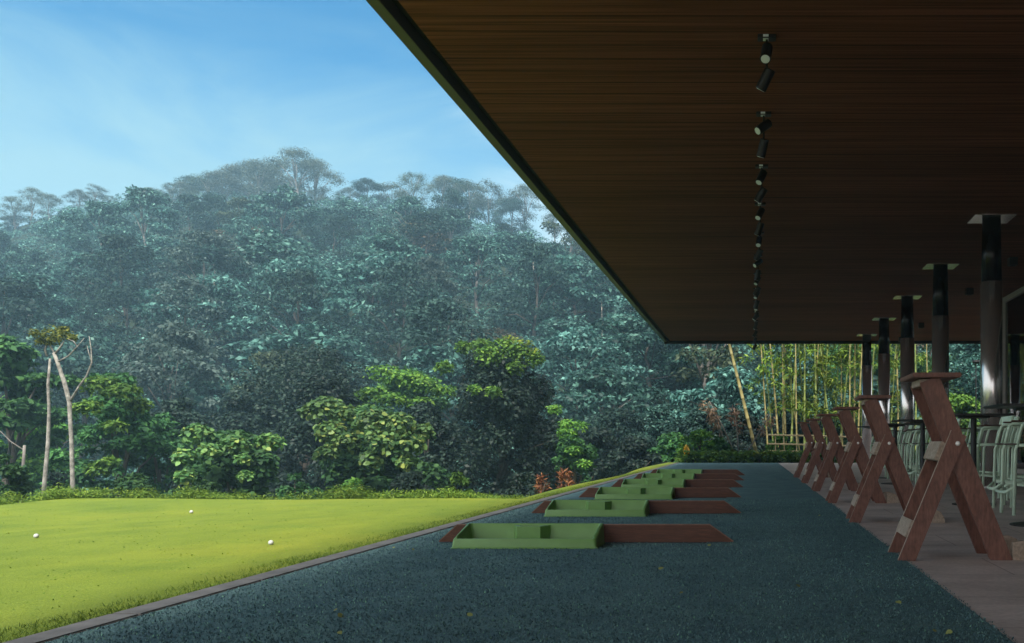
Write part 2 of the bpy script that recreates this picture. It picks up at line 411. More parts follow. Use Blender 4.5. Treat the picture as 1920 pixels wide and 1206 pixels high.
# ================================================================ PAVILION
pav = empty('open_pavilion', (6.5, 10, 0))
tag(pav, 'long open pavilion with a dark timber ceiling over the golf tees', 'building')
def part(name, bm, mat, parent=pav, **kw):
    o = obj(name, bm, mat, None, **kw)
    o.parent = parent
    o.matrix_parent_inverse = (Matrix.Translation(parent.location)).inverted() if parent is pav else Matrix.Identity(4)
    return o
bm = bmesh.new(); box(bm, ROOF_L + .24, 14, -7, END - .16, ROOF_Z, ROOF_Z + .04)
part('ceiling', bm, M['ceiling'])
bm = bmesh.new(); box(bm, ROOF_L + .012, 14, -7, END - .012, ROOF_Z + .10, ROOF_Z + .42)
part('roof', bm, M['black_matt'])
bm = bmesh.new(); box(bm, ROOF_L, ROOF_L + .010, -7, END, ROOF_Z - .035, ROOF_Z + .45); box(bm, ROOF_L + .011, ROOF_L + .10, -7, END - .012, ROOF_Z - .033, ROOF_Z - .018)
box(bm, ROOF_L + .100, ROOF_L + .108, -7, END - .112, ROOF_Z - .03, ROOF_Z + .098)
part('fascia', bm, M['trim'])
bm = bmesh.new(); box(bm, ROOF_L + .011, 14, END - .010, END, ROOF_Z - .10, ROOF_Z + .45); box(bm, ROOF_L + .109, 14, END - .11, END - .011, ROOF_Z - .10, ROOF_Z + .098)
part('end_beam', bm, M['black_matt'])
CX = 4.0
for k in range(5):
    d = 15.36 + 4.15 * k
    bm = bmesh.new(); cyl(bm, (CX, d, -.003), (CX, d, 3.42), .178, n=40)
    c = part('column', bm, M['steel'], smooth=False)
    for pl in c.data.polygons: pl.use_smooth = len(pl.vertices) == 4
    bm = bmesh.new(); cyl(bm, (CX, d, 3.38), (CX, d, ROOF_Z - .029), .169, .152, n=40)
    f = obj('sleeve', bm, M['black_gloss'], c)
    for pl in f.data.polygons: pl.use_smooth = len(pl.vertices) == 4
    bm = bmesh.new(); box(bm, CX - .34, CX + .34, d - .30, d + .30, ROOF_Z - .028, ROOF_Z - .001)
    f = obj('flange', bm, M['steel'], c, bevel=.004)
    bm = bmesh.new(); cyl(bm, (CX, d, -.002), (CX, d, .03), .215, n=32)
    obj('base_ring', bm, M['steel'], c)
GX = 6.54
gb = bmesh.new()
y = 24.0
gw = None
for k in range(10):
    bm = bmesh.new(); box(bm, GX + .03, GX + .042, y - 2.9, y - .16, .12, ROOF_Z - .14)
    part('glass_pane', bm, M['glass'])
    box(gb, GX - .04, GX + .10, y - .15, y, 0, ROOF_Z - .001)
    y -= 3.05
box(gb, GX - .03, GX + .09, -6.9, 23.84, ROOF_Z - .13, ROOF_Z - .002); box(gb, GX - .03, GX + .09, -6.9, 23.84, 0, .11)
part('glazing_frame', gb, M['frame'], bevel=.006)
bm = bmesh.new(); box(bm, GX + .11, 14, 23.8, 24.0, 0, ROOF_Z - .001); box(bm, 11.5, 11.7, -6.9, 23.79, 0, ROOF_Z - .001)
part('wall', bm, M['render_wall'])

# ceiling fittings
ORD = ['first', 'second', 'third', 'fourth', 'fifth', 'sixth', 'seventh', 'eighth', 'ninth', 'tenth', 'eleventh', 'twelfth', 'thirteenth', 'fourteenth', 'fifteenth']
def can(bmb, bml, c, d, L=.20, r=.052):
    c = Vector(c); d = Vector(d).normalized(); a = c - d * L / 2; b = c + d * L / 2
    tube(bmb, [a, a + d * .01, b - d * .005, b], [r * .86, r, r, r * .97], 20)
    tube(bml, [b - d * .001, b + d * .004], [r * .80, r * .78], 20)
def spotlight(loc, d1, d2, label):
    root = empty('ceiling_spotlight', loc)
    tag(root, label, 'spotlight', 'twin spotlights in a row under the ceiling')
    bm = bmesh.new(); box(bm, -.085, .085, -.05, .05, -.032, -.0005); obj('mount', bm, M['black'], root, bevel=.004)
    bm = bmesh.new(); box(bm, -.035, .015, -.053, -.0505, -.028, -.006); box(bm, -.035, .015, -.03, .03, -.0345, -.0325); obj('mount_label', bm, M['lens'], root)
    bm = bmesh.new(); cyl(bm, (0, 0, -.033), (0, 0, -.36), .011, n=10); obj('stem', bm, M['black'], root)
    for c, d in (((-.004, -.045, -.175), d1), ((-.012, .0, -.40), d2)):
        b1 = bmesh.new(); b2 = bmesh.new(); can(b1, b2, c, d)
        o = obj('lamp_can', b1, M['black'], root); obj('lens', b2, M['lens'], o)
    return root
sp = None
for k in range(13):
    d = 8.5 + 1.98 * k
    tilt = [(-.10, -.55, -.75), (-.65, -.42, -.60), (-.35, -.4, -.8), (-.3, -.45, -.7)][k % 4]
    t2 = [(-.45, .35, -.80), (-.22, .3, -.85), (-.5, .25, -.8), (-.3, .3, -.8)][k % 4]
    lab = 'black twin spotlight under the timber ceiling, %s in its row from the camera' % ORD[k]
    sp = spotlight((.148 - .0008 * d, d, ROOF_Z), tilt, t2, lab)
for k, (x, d) in enumerate(((5.3, 18.7), (5.3, 22.4), (5.3, 26.0), (5.32, 28.9), (5.33, 32.8))):
    root = empty('ceiling_downlight', (x, d, ROOF_Z)); tag(root, 'small black box light on the ceiling behind the columns, %s from the camera' % ORD[k], 'ceiling light', 'black box lights behind the columns')
    bm = bmesh.new(); box(bm, -.085, .085, -.085, .085, -.16, -.0005); obj('housing', bm, M['black'], root, bevel=.006)
    bm = bmesh.new(); cyl(bm, (0, 0, -.1605), (0, 0, -.165), .06, n=20); obj('lens', bm, M['black_matt'], root)

# ================================================================ TEE FURNITURE
# ---- low brown divider boards
def divider(loc, label):
    root = empty('tee_divider', loc); tag(root, label, 'divider board', 'brown divider boards across the tees')
    x0, x1, t0, t1, h = -1.10, 1.10, -.965, .925, .133
    bm = bmesh.new()
    q = [(x0, .008), (x1, .008), (t1, h), (t0, h)]
    lo = [bm.verts.new((x, -.014, z)) for x, z in q]; hi = [bm.verts.new((x, .014, z)) for x, z in q]
    bm.faces.new(lo); bm.faces.new(hi[::-1])
    for i in range(4): j = (i + 1) % 4; bm.faces.new((lo[i], hi[i], hi[j], lo[j]))
    obj('board', bm, M['divider_wood'], root)
    bm = bmesh.new()
    for a, b in (((x0, .0115), (t0, h + .0015)), ((t0, h + .0035), (t1, h + .0035)), ((t1, h + .0015), (x1, .0115))):
        plank(bm, a, b, .006, -.016, .016)
    obj('edge_strip', bm, M['divider_edge'], root)  # paler strip along the top and sloping ends
    bm = bmesh.new()
    box(bm, -.9, .9, -.012, .012, .0005, .0078)
    obj('foot', bm, M['black'], root)
    return root
# ---- green ball trays
def rrect(bm, x0, x1, y0, y1, r, zf, n=5):
    vs = []
    for cx, cy, a0 in ((x1 - r, y1 - r, 0), (x0 + r, y1 - r, 90), (x0 + r, y0 + r, 180), (x1 - r, y0 + r, 270)):
        for i in range(n + 1):
            a = R(a0 + 90 * i / n); x, y = cx + r * math.cos(a), cy + r * math.sin(a)
            vs.append(bm.verts.new((x, y, zf(x, y))))
    return vs
def ball_tray(loc, label):
    root = empty('ball_tray', loc); tag(root, label, 'ball tray', 'green ball trays on the tees')
    W, D = .52, .40
    def rim(x, y):
        t = min(1, max(0, (y - .036) / .06)); t = t * t * (3 - 2 * t); return .070 + .079 * t
    bm = bmesh.new()
    L = [rrect(bm, -W, W, 0, D - .02, .02, lambda x, y: .001), rrect(bm, -W, W, 0, D - .02, .02, lambda x, y: .009),
         rrect(bm, -W + .006, W - .006, .006, D - .022, .022, lambda x, y: .012),
         rrect(bm, -W + .013, W - .013, .012, D - .024, .024, lambda x, y: rim(x, y) - .006),
         rrect(bm, -W + .017, W - .017, .016, D - .028, .024, lambda x, y: rim(x, y)),
         rrect(bm, -W + .033, W - .033, .032, D - .040, .022, lambda x, y: rim(x, y)),
         rrect(bm, -W + .037, W - .037, .036, D - .044, .022, lambda x, y: rim(x, y) - .005),
         rrect(bm, -W + .055, W - .055, .054, D - .060, .024, lambda x, y: .022)]
    for a, b in zip(L, L[1:]):
        for i in range(len(a)):
            j = (i + 1) % len(a); bm.faces.new((a[i], a[j], b[j], b[i]))
    bm.faces.new(L[0][::-1]); bm.faces.new(L[-1])
    o = obj('tray', bm, M['tray'], root, smooth=True)
    md = o.modifiers.new('edge', 'EDGE_SPLIT'); md.split_angle = R(50)
    # open pocket against the tall rear wall
    bm = bmesh.new(); z1 = .138; yb = D - .052
    out = [(-.135, yb), (-.085, yb - .12), (.085, yb - .12), (.135, yb)]
    inn = [(-.095, yb), (-.066, yb - .10), (.066, yb - .10), (.095, yb)]
    def ring(pts, z): return [bm.verts.new((x - .02, y, z)) for x, y in pts]
    a, b, c, e = ring(out, .0225), ring(out, z1), ring(inn, z1), ring(inn, .06)
    for u, v in ((a, b), (b, c), (c, e)):
        for i in range(3): bm.faces.new((u[i], u[i + 1], v[i + 1], v[i]))
    bm.faces.new(e); bm.faces.new((a[0], b[0], c[0], e[0])); bm.faces.new((a[3], e[3], c[3], b[3]))
    obj('pocket', bm, M['tray'], root, bevel=0)
    return root
bd = bt = None
for k in range(6):
    y = 6.90 + 2.80 * k
    e = ['in the tee nearest the camera', 'in the second tee from the camera', 'in the third tee from the camera', 'in the fourth tee from the camera', 'in the fifth tee from the camera', 'in the sixth and farthest tee'][k]
    l1 = 'low brown trapezoid divider board %s' % e; l2 = 'green plastic ball tray standing %s' % e
    if k == 0:
        bd = divider((-1.235, y, 0), l1); bt = ball_tray((-1.606, y - .403, 0), l2)
    else:
        o = copy_tree(bd); o.location.y = y; o['label'] = l1; o.location.x += rng.uniform(-.03, .03)
        o2 = copy_tree(bt); o2.location.y = y - .403; o2['label'] = l2; o2.location.x = o.location.x - .371 + (.06 if k == 2 else 0)
        o2.rotation_euler.z = R(rng.uniform(-.6, .6))

# ---- crossed-plank wooden bag racks
def bag_rack(loc, label):
    root = empty('golf_bag_rack', loc); tag(root, label, 'bag rack', 'wooden bag racks along the turf edge')
    fa, fb = (-.015, -.004), (.322, .815); ra, rb = (.604, -.004), (.140, 1.160)
    DEP = .46
    def leg(a, b, w, y0, y1, pale_edge=False):
        bm = bmesh.new(); plank(bm, a, b, w, y0, y1); bmesh.ops.recalc_face_normals(bm, faces=bm.faces[:])
        bmesh.ops.bisect_plane(bm, geom=bm.verts[:] + bm.edges[:] + bm.faces[:], plane_co=(0, 0, .0), plane_no=(0, 0, -1), clear_outer=True)
        ed = [e for e in bm.edges if e.is_boundary]
        if ed: bmesh.ops.edgeloop_fill(bm, edges=ed)
        if pale_edge:                                        # edge faces on the lawn side take the paler batten wood
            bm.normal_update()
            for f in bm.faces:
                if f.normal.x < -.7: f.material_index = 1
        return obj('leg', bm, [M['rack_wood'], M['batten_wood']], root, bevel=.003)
    def ext(a, b, s):                                  # push the lower end below the floor so the cut is level
        v = Vector((a[0] - b[0], a[1] - b[1])).normalized() * s
        return (a[0] + v.x, a[1] + v.y)
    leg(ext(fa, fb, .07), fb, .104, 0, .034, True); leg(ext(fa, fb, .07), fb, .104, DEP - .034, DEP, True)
    leg(ext(ra, rb, .07), rb, .132, .037, .071); leg(ext(ra, rb, .07), rb, .132, DEP - .071, DEP - .037)
    bm = bmesh.new(); box(bm, .022, .330, -.03, DEP + .03, 1.168, 1.198); obj('top_board', bm, M['rack_wood'], root, bevel=.006)
    bm = bmesh.new(); box(bm, .085, .20, .072, DEP - .072, 1.120, 1.164); obj('top_rail', bm, M['batten_wood'], root, bevel=.004)
    d = (Vector((fb[0], 0, fb[1])) - Vector((fa[0], 0, fa[1]))).normalized(); s = Vector((-d.z, 0, d.x))
    def batten(t, mat, off, ln, th):
        c = Vector((fa[0], 0, fa[1])) + d * t + s * off
        Mx = Matrix(((d.x, 0, s.x, c.x), (0, 1, 0, 0), (d.z, 0, s.z, c.z), (0, 0, 0, 1)))
        bm = bmesh.new(); box(bm, -ln / 2, ln / 2, .035, DEP - .035, -th / 2, th / 2, Mx); obj('crosspiece', bm, mat, root, bevel=.004)
    batten(.20, M['batten_wood'], .044, .115, .034); batten(.735, M['batten_wood'], .058, .125, .040)
    for y in (-.001, DEP + .001):
        sg = -1 if y < .1 else 1
        bm = bmesh.new(); tube(bm, [(.312, y, .748), (.312, y + sg * .004, .748), (.312, y + sg * .008, .748)], [.0155, .0145, .007], 16); obj('bolt', bm, M['bolt'], root)
    for y0 in (.0375, DEP - .0705):
        bm = bmesh.new()
        prof = [(.672, 0), (.672, .115), (.74, .125), (.80, .10), (.83, .045), (.84, 0)]
        lo = [bm.verts.new((x, y0, z + .0005)) for x, z in prof]; hi = [bm.verts.new((x, y0 + .034, z + .0005)) for x, z in prof]
        bm.faces.new(lo); bm.faces.new(hi[::-1])
        for i in range(len(prof)): j = (i + 1) % len(prof); bm.faces.new((lo[i], hi[i], hi[j], lo[j]))
        obj('foot_block', bm, M['batten_wood'], root, bevel=.003)
    return root
rk = None
for k in range(6):
    l = 'brown crossed plank wooden bag rack on the turf edge, ' + ['largest and nearest the camera', 'second from the camera', 'third from the camera', 'fourth from the camera', 'fifth from the camera', 'sixth and farthest from the camera'][k]
    y = 5.86 + 2.79 * k
    if k == 0: rk = bag_rack((1.0, y, -.004), l)
    else:
        o = copy_tree(rk); o.location.y = y; o.location.x = 1.0 + rng.uniform(-.025, .02); o.rotation_euler.z = R(rng.uniform(-2, 2)); o['label'] = l

# ---- bar tables and mint bar chairs
def bar_table(loc, label):
    root = empty('bar_table', loc); tag(root, label, 'bar table', 'black bar tables on the terrace')
    bm = bmesh.new(); box(bm, -.42, .42, -.36, .36, 1.075, 1.097); obj('table_top', bm, M['black'], root, bevel=.005)
    bm = bmesh.new(); box(bm, -.16, .16, -.16, .16, 1.05, 1.0745); cyl(bm, (0, 0, .02), (0, 0, 1.0499), .036, n=16); obj('pedestal', bm, M['black'], root)
    bm = bmesh.new(); tube(bm, [(0, 0, 0), (0, 0, .012), (0, 0, .0195)], [.26, .26, .20], 28); obj('base', bm, M['black'], root)
    return root
def bar_chair(loc, rz, label):
    root = empty('bar_chair', loc, rz); tag(root, label, 'bar chair', 'mint green bar chairs on the terrace')
    r = .0185; hw = .205
    for y in (-hw, hw):
        bm = bmesh.new(); tube(bm, [(-.02, y, 0), (0, y, .68), (.01, y, .715), (.03, y, .725)], r, 10); obj('leg', bm, M['mint'], root, smooth=True)
        bm = bmesh.new(); tube(bm, [(.46, y, 0), (.42, y, .69), (.41, y, .722), (.38, y, .728)], r, 10); obj('leg', bm, M['mint'], root, smooth=True)
        bm = bmesh.new(); tube(bm, [(.036, y, .725), (.375, y, .727)], r, 10); obj('seat_rail', bm, M['mint'], root, smooth=True)
        bm = bmesh.new(); tube(bm, [(.02, y, .742), (.045, y, .85), (.07, y, .935), (.10, y, .955), (.36, y, .965)], r, 10); obj('arm_tube', bm, M['mint'], root, smooth=True)
        bm = bmesh.new(); tube(bm, [(.40, y, .742), (.425, y, .85), (.475, y, 1.06), (.50, y, 1.13)], r, 10); obj('back_post', bm, M['mint'], root, smooth=True)
        bm = bmesh.new(); box(bm, .09, .42, y - .024, y + .024, .978, .996); obj('armrest', bm, M['slat'], root, bevel=.004)
        bm = bmesh.new(); tube(bm, [(.012, y, .32), (.20, y, .30), (.435, y, .33)], .014, 8); obj('side_bar', bm, M['mint'], root, smooth=True)
    bm = bmesh.new(); tube(bm, [(-.01, -hw, .30), (-.09, -hw + .03, .24), (-.10, 0, .235), (-.09, hw - .03, .24), (-.01, hw, .30)], .017, 10); obj('footrest', bm, M['mint'], root, smooth=True)
    bm = bmesh.new()
    for i in range(6): box(bm, .005 + i * .067, .062 + i * .067, -hw + .015, hw - .015, .728, .746)
    obj('seat', bm, M['slat'], root, bevel=.003)
    bm = bmesh.new()
    n = 9
    f = []
    for i in range(n):
        t = -1 + 2 * i / (n - 1); y = t * (hw + .012); bow = .05 * (1 - t * t)
        for (x, z) in ((.455, 1.00), (.480, 1.14), (.496, 1.136), (.471, .997)):
            f.append(bm.verts.new((x + bow, y, z)))
    for i in range(n - 1):
        for q in range(4):
            w = (q + 1) % 4; bm.faces.new((f[i * 4 + q], f[i * 4 + w], f[i * 4 + 4 + w], f[i * 4 + 4 + q]))
    bm.faces.new(f[:4]); bm.faces.new(f[-4:][::-1])
    obj('backrest', bm, M['mint'], root, smooth=False)
    return root
tb = None
for k, (x, y) in enumerate(((2.62, 8.40), (2.70, 11.20), (2.60, 14.0), (2.62, 16.8), (2.65, 19.6))):
    l = 'square black bar table with thin top on the terrace, %s from the camera' % ORD[k]
    if k == 0: tb = bar_table((x, y, -.004), l)
    else: o = copy_tree(tb); o.location = (x, y, -.004); o['label'] = l
ch = None; nth = {'front': -1, 'back': -1}
for k, (x, y, rz) in enumerate(sorted(((2.72, 9.72, 2), (2.80, 10.42, -3), (3.02, 12.6, 4), (3.42, 13.72, -2), (2.74, 15.5, 3), (2.93, 17.75, 0), (3.22, 17.95, 5), (2.50, 18.3, -4), (3.62, 11.2, 6), (4.05, 13.3, -5), (3.55, 15.9, 2), (3.95, 16.4, 4), (2.7, 20.6, 0), (3.3, 20.9, 3), (3.75, 19.2, -3), (3.05, 10.9, -4), (2.74, 14.5, 2), (3.15, 15.2, -5), (2.78, 16.7, 4), (3.35, 12.2, 0), (2.85, 19.3, -2)), key=lambda q: q[1])):
    row = 'front' if x < 3.0 else 'back'; nth[row] += 1
    l = 'mint green bar chair with brown seat slats in the %s row, %s from the camera' % (row, ORD[nth[row]])
    if k == 0: ch = bar_chair((x, y, -.004), R(rz), l)
    else: o = copy_tree(ch); o.location = (x, y, -.004); o.rotation_euler.z = R(rz); o['label'] = l

# ---- golf balls and fallen leaves
def ball(x, y, z, label):
    bm = bmesh.new(); bmesh.ops.create_icosphere(bm, subdivisions=3, radius=.0180)
    o = obj('golf_ball', bm, M['ball'], None, smooth=True); o.location = (x, y, z + .0170)
    tag(o, label, 'golf ball', 'stray golf balls')
for px, py, l in ((68, 1011, 'white golf ball on the lawn near its left edge'), (508, 1024, 'white golf ball on the lawn in front of the long bank, right of the others'), (359, 963, 'white golf ball far out on the lawn near the bank herbs')):
    d = F * H / (py - VY); x = (px - VX) / F * d
    ball(x, d, float(lawn_z(np.array(x), np.array(d))), l)
FL = [(775, 1032, 'beside the nearest tray'), (737, 1031, 'left of the nearest tray near the kerb'), (632, 1148, 'in the left foreground of the turf'), (633, 1158, 'in the left foreground under another leaf'), (882, 1161, 'in the middle foreground of the turf'), (1235, 1071, 'in front of the nearest divider board'),
      (1275, 1117, 'on bare turf below the nearest divider board'), (1750, 1189, 'at the lower right corner of the turf'), (1785, 1189, 'greyer one at the lower right corner of the turf'), (1538, 968, 'beside the second bag rack, pale'), (1455, 900, 'in the far middle of the turf'), (1500, 1105, 'on the right half of the turf'), (635, 1190, 'at the bottom edge of the turf, left'), (1330, 1027, 'by the right foot of the nearest divider'), (1690, 1135, 'on the turf in front of the nearest bag rack')]
for px, py, l in FL:
    d = F * H / (py - VY); x = (px - VX) / F * d
    me = leaf_mesh('fallen_leaf', np.array([[0, 0, .012]]), np.array([[rng.normal() * .35, -.5, 1.0]]), [rng.uniform(.018, .034)], 'heart', M['fallen'])
    o = link('fallen_leaf', me); o.location = (x, d, 0)
    tag(o, 'yellowed fallen leaf ' + l, 'leaf', 'fallen leaves on the turf')

# ================================================================ TREES AND PLANTS
def tree_meshes(seed, h, rad, trunk_h, trunk_r, clumps, per, leaf, shape, lmat, bmat, flat=.55, shell=.35, crown=(1, 1), lean=0.0, droop=.25, limbs=7, core=0, up=.35, skirt=0.0, top_bias=.0, rough=1.0):
    """one trunk mesh and one crown mesh; crown made of leaf clumps spread through an uneven volume"""
    rs = np.random.default_rng(seed)
    cz0, cz1 = trunk_h * .8, h
    cs = []
    clumps = int(clumps * rough)
    per = int(per * (1.25 / rough))
    for i in range(clumps):
        t = rs.random() ** (.75 - top_bias)
        ang = rs.uniform(0, 2 * math.pi)
        prof = math.sin(math.pi * min(1, max(.05, .18 + .80 * t))) ** .7
        rr = rad * prof * math.sqrt(rs.uniform(.2, 1.0)) * (rs.uniform(.75, 1.12) if rough == 1 else rs.uniform(.6, 1.45))
        z = cz0 + (cz1 - cz0) * t - skirt * rs.random()
        cr = rad * (rs.uniform(.24, .42) if rough == 1 else rs.uniform(.12, .36)) * crown[0]
        cs.append((np.array([math.cos(ang) * rr + lean * t * h, math.sin(ang) * rr, z - cr * flat * .6]), cr, cr * flat * crown[1]))
    P, Nn = [], []
    for c, cr, cz in cs:
        a, b = clump_points(c, (cr, cr, cz), int(per * (cr / (rad * .33)) ** 2), up=up, shell=shell)
        P.append(a); Nn.append(b)
    p = np.concatenate(P); nn = np.concatenate(Nn)
    me = leaf_mesh('crown', p, nn, leaf * rs.uniform(.65, 1.35, len(p)), shape, lmat, droop=droop)
    bm = bmesh.new()
    top = Vector((lean * h * .75, 0, cz0 + (cz1 - cz0) * .6))
    pts = []
    for i in range(7):
        t = i / 6; q = top * t
        pts.append(q + Vector((rs.normal() * .035 * h * t * (1 - t) * 2, rs.normal() * .035 * h * t * (1 - t) * 2, -.3 if i == 0 else 0)))
    tube(bm, pts, [trunk_r * (1.25 - 1.0 * i / 6) for i in range(7)], 8)
    order = rs.permutation(len(cs))[:limbs]
    for i in order:
        c = Vector(cs[i][0]); t = min(.95, max(.35, (c.z * .62) / top.z))
        a = pts[min(6, int(t * 6))]
        mid = a.lerp(c, .5) + Vector((0, 0, .06 * h))
        tube(bm, [a, mid, c], [trunk_r * .42, trunk_r * .26, trunk_r * .08], 6)
    tm = bpy.data.meshes.new('trunk'); bm.to_mesh(tm); bm.free(); tm.materials.append(bmat)
    for pl in tm.polygons: pl.use_smooth = True
    return tm, me
def plant_tree(name, meshes, loc, label, cat='tree', group=None, scale=1.0, rz=0.0, sz=None):
    root = empty(name, loc, rz); root.scale = (scale, scale, sz or scale)
    tag(root, label, cat, group)
    link('trunk', meshes[0], root); link('crown', meshes[1], root)
    return root
def gz(x, y): return float(hill_z(np.array(x), np.array(y)))

# ---- forest on the hillside: shared kinds, individual trees
protos = [
    tree_meshes(1, 7.5, 3.6, 2.6, .16, 30, 276, 0.30, 'kite', M['leaf_teal'], M['bark_grey'], flat=.38, shell=.5, rough=1.9),
    tree_meshes(2, 8.5, 3.4, 3.2, .15, 26, 276, 0.26, 'kite', M['leaf_deep'], M['bark'], flat=.5, shell=.5, rough=1.9),
    tree_meshes(3, 6.2, 3.9, 1.6, .14, 30, 276, 0.34, 'kite', M['leaf_teal'], M['bark'], flat=.34, shell=.5, skirt=.8, rough=1.9),
    tree_meshes(4, 9.0, 2.8, 4.0, .14, 20, 299, 0.24, 'kite', M['leaf_olive'], M['bark_grey'], flat=.45, shell=.6, limbs=5, rough=1.9),
    tree_meshes(5, 6.8, 3.3, 1.5, .12, 26, 299, 0.40, 'long', M['leaf_deep'], M['bark'], flat=.6, shell=.7, droop=1.2, rough=1.9),
    tree_meshes(6, 5.0, 3.2, 1.2, .12, 22, 276, 0.29, 'kite', M['leaf_rusty'], M['bark'], flat=.4, shell=.6, skirt=.5, rough=1.9),
    tree_meshes(8, 8.0, 3.2, 3.4, .12, 24, 250, .26, 'kite', M['leaf_grey'], M['bark_grey'], flat=.4, shell=.7, limbs=5, rough=1.9),
    tree_meshes(9, 6.4, 3.6, 2.0, .13, 28, 276, .30, 'kite', M['leaf_teal'], M['bark'], flat=.36, shell=.6, skirt=.6, rough=1.7),
    tree_meshes(7, 7.0, 3.0, 2.2, .12, 22, 276, 0.36, 'long', M['leaf_teal'], M['bark_grey'], flat=.55, shell=.7, droop=.9, rough=1.9),
]
PN = [('broadleaf_tree', 'teal leaved tree with layered branches in the hillside forest'), ('broadleaf_tree', 'dark crowned tree in the hillside forest'), ('spreading_tree', 'low wide teal leaved tree mantling the hillside'),
      ('slender_tree', 'slender olive green tree with a pale trunk in the hillside forest'), ('drooping_tree', 'dark drooping leaved tree in the hillside forest'), ('scrub_tree', 'low rusty brown scrub tree on the hillside'), ('slender_tree', 'greyish thin crowned tree with a pale trunk in the hillside forest'), ('spreading_tree', 'irregular teal leaved tree on the hillside'), ('drooping_tree', 'pale teal tree with drooping leaves in the hillside forest')]
def roof_line(px): return (px - 700) * 1.174 if px < 1245 else 645
cells = []
d = 47.0
while d < 113:
    step = 5.6 + .022 * d
    u = -.90
    while u < .30:
        x = (u + rng.uniform(-.35, .35) * step / d) * d; y = d + rng.uniform(-.4, .4) * step
        px = VX + x / y * F; zg = gz(x, y); py = VY - (zg - H) / y * F
        if px < 720 or py > roof_line(px) - 70: cells.append((x, y, zg, py))
        u += step / d * 1.08
    d += step * .95
kinds_w = np.array([.17, .17, .15, .05, .12, .035, .055, .14, .11]); kinds_w /= kinds_w.sum()
cnt = 0
for x, y, zg, py in cells:
    if cnt >= 292: break
    if y > 124 and rng.random() < .3: continue
    k = int(rng.choice(9, p=kinds_w))
    if y > 112 and k in (0, 2, 7) and rng.random() < .65: k = int(rng.choice([1, 3, 4, 6]))
    s = rng.uniform(.72, 1.2) * (1 if y < 102 else .8)
    plant_tree(PN[k][0], protos[k], (x, y, zg - .2), PN[k][1], 'tree', 'trees of the hillside forest', s, rng.uniform(0, 6.28), s * rng.uniform(.85, 1.15))
    cnt += 1
# undergrowth between them
P_, N_, S_ = [], [], []
for i in range(2300):
    d = 45 + 105 * rng.random() ** 1.15; u = rng.uniform(-.9, .3); x = u * d
    px = VX + u * F; zg = gz(x, d); py = VY - (zg - H) / d * F
    if not (px < 720 or py > roof_line(px) - 60): continue
    rr = rng.uniform(.9, 2.0)
    a, b = clump_points((x, d, zg + .3), (rr, rr, rr * rng.uniform(.5, 1.0)), 110, up=.9, shell=.4)
    P_.append(a); N_.append(b); S_.append(np.full(110, rng.uniform(.22, .40)))
p = np.concatenate(P_)
o = link('undergrowth', leaf_mesh('undergrowth', p, np.concatenate(N_), np.concatenate(S_), 'kite', M['leaf_pale_teal']))
tag(o, 'teal leafy undergrowth between the trees of the hillside', 'undergrowth', kind='stuff')

# ---- ridge trees against the sky
ridge = [
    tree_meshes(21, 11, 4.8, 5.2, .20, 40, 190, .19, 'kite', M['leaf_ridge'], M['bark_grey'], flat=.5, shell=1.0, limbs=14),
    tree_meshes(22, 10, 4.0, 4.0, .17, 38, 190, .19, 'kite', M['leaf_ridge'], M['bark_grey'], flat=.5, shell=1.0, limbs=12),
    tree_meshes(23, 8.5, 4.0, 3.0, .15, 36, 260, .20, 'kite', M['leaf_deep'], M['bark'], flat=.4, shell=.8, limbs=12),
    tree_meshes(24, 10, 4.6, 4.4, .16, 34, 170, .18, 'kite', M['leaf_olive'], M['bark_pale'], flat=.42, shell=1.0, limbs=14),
]
def ridge_tree(px, top, d, k, label, group=None, name='ridge_tree', hs=1.0):
    x = (px - VX) / F * d; zt = H - (top - VY) / F * d
    hh = [11, 10, 8.5, 10][k] * 1.0; zg = gz(x, d) - .3
    s = (zt - zg) / hh
    return plant_tree(name, ridge[k], (x, d, zg), label, 'tree', group, min(s, 1.5) * hs, rng.uniform(0, 6.28), s)
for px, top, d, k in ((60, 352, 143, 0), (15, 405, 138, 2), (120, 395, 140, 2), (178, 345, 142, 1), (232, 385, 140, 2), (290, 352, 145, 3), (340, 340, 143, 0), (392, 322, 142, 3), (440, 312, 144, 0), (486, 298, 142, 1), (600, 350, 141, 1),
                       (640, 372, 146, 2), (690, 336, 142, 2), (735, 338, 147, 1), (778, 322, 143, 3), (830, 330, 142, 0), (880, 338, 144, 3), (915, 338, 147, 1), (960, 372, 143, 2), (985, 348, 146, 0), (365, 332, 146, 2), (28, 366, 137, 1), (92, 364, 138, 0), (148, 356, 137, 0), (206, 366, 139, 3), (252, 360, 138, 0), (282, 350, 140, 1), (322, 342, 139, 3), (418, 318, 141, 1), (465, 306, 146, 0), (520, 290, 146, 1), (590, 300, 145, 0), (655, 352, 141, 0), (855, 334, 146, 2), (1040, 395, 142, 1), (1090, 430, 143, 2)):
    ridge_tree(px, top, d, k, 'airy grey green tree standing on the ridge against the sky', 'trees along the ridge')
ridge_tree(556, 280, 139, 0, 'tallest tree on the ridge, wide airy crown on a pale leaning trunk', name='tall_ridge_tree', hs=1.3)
bm = bmesh.new()

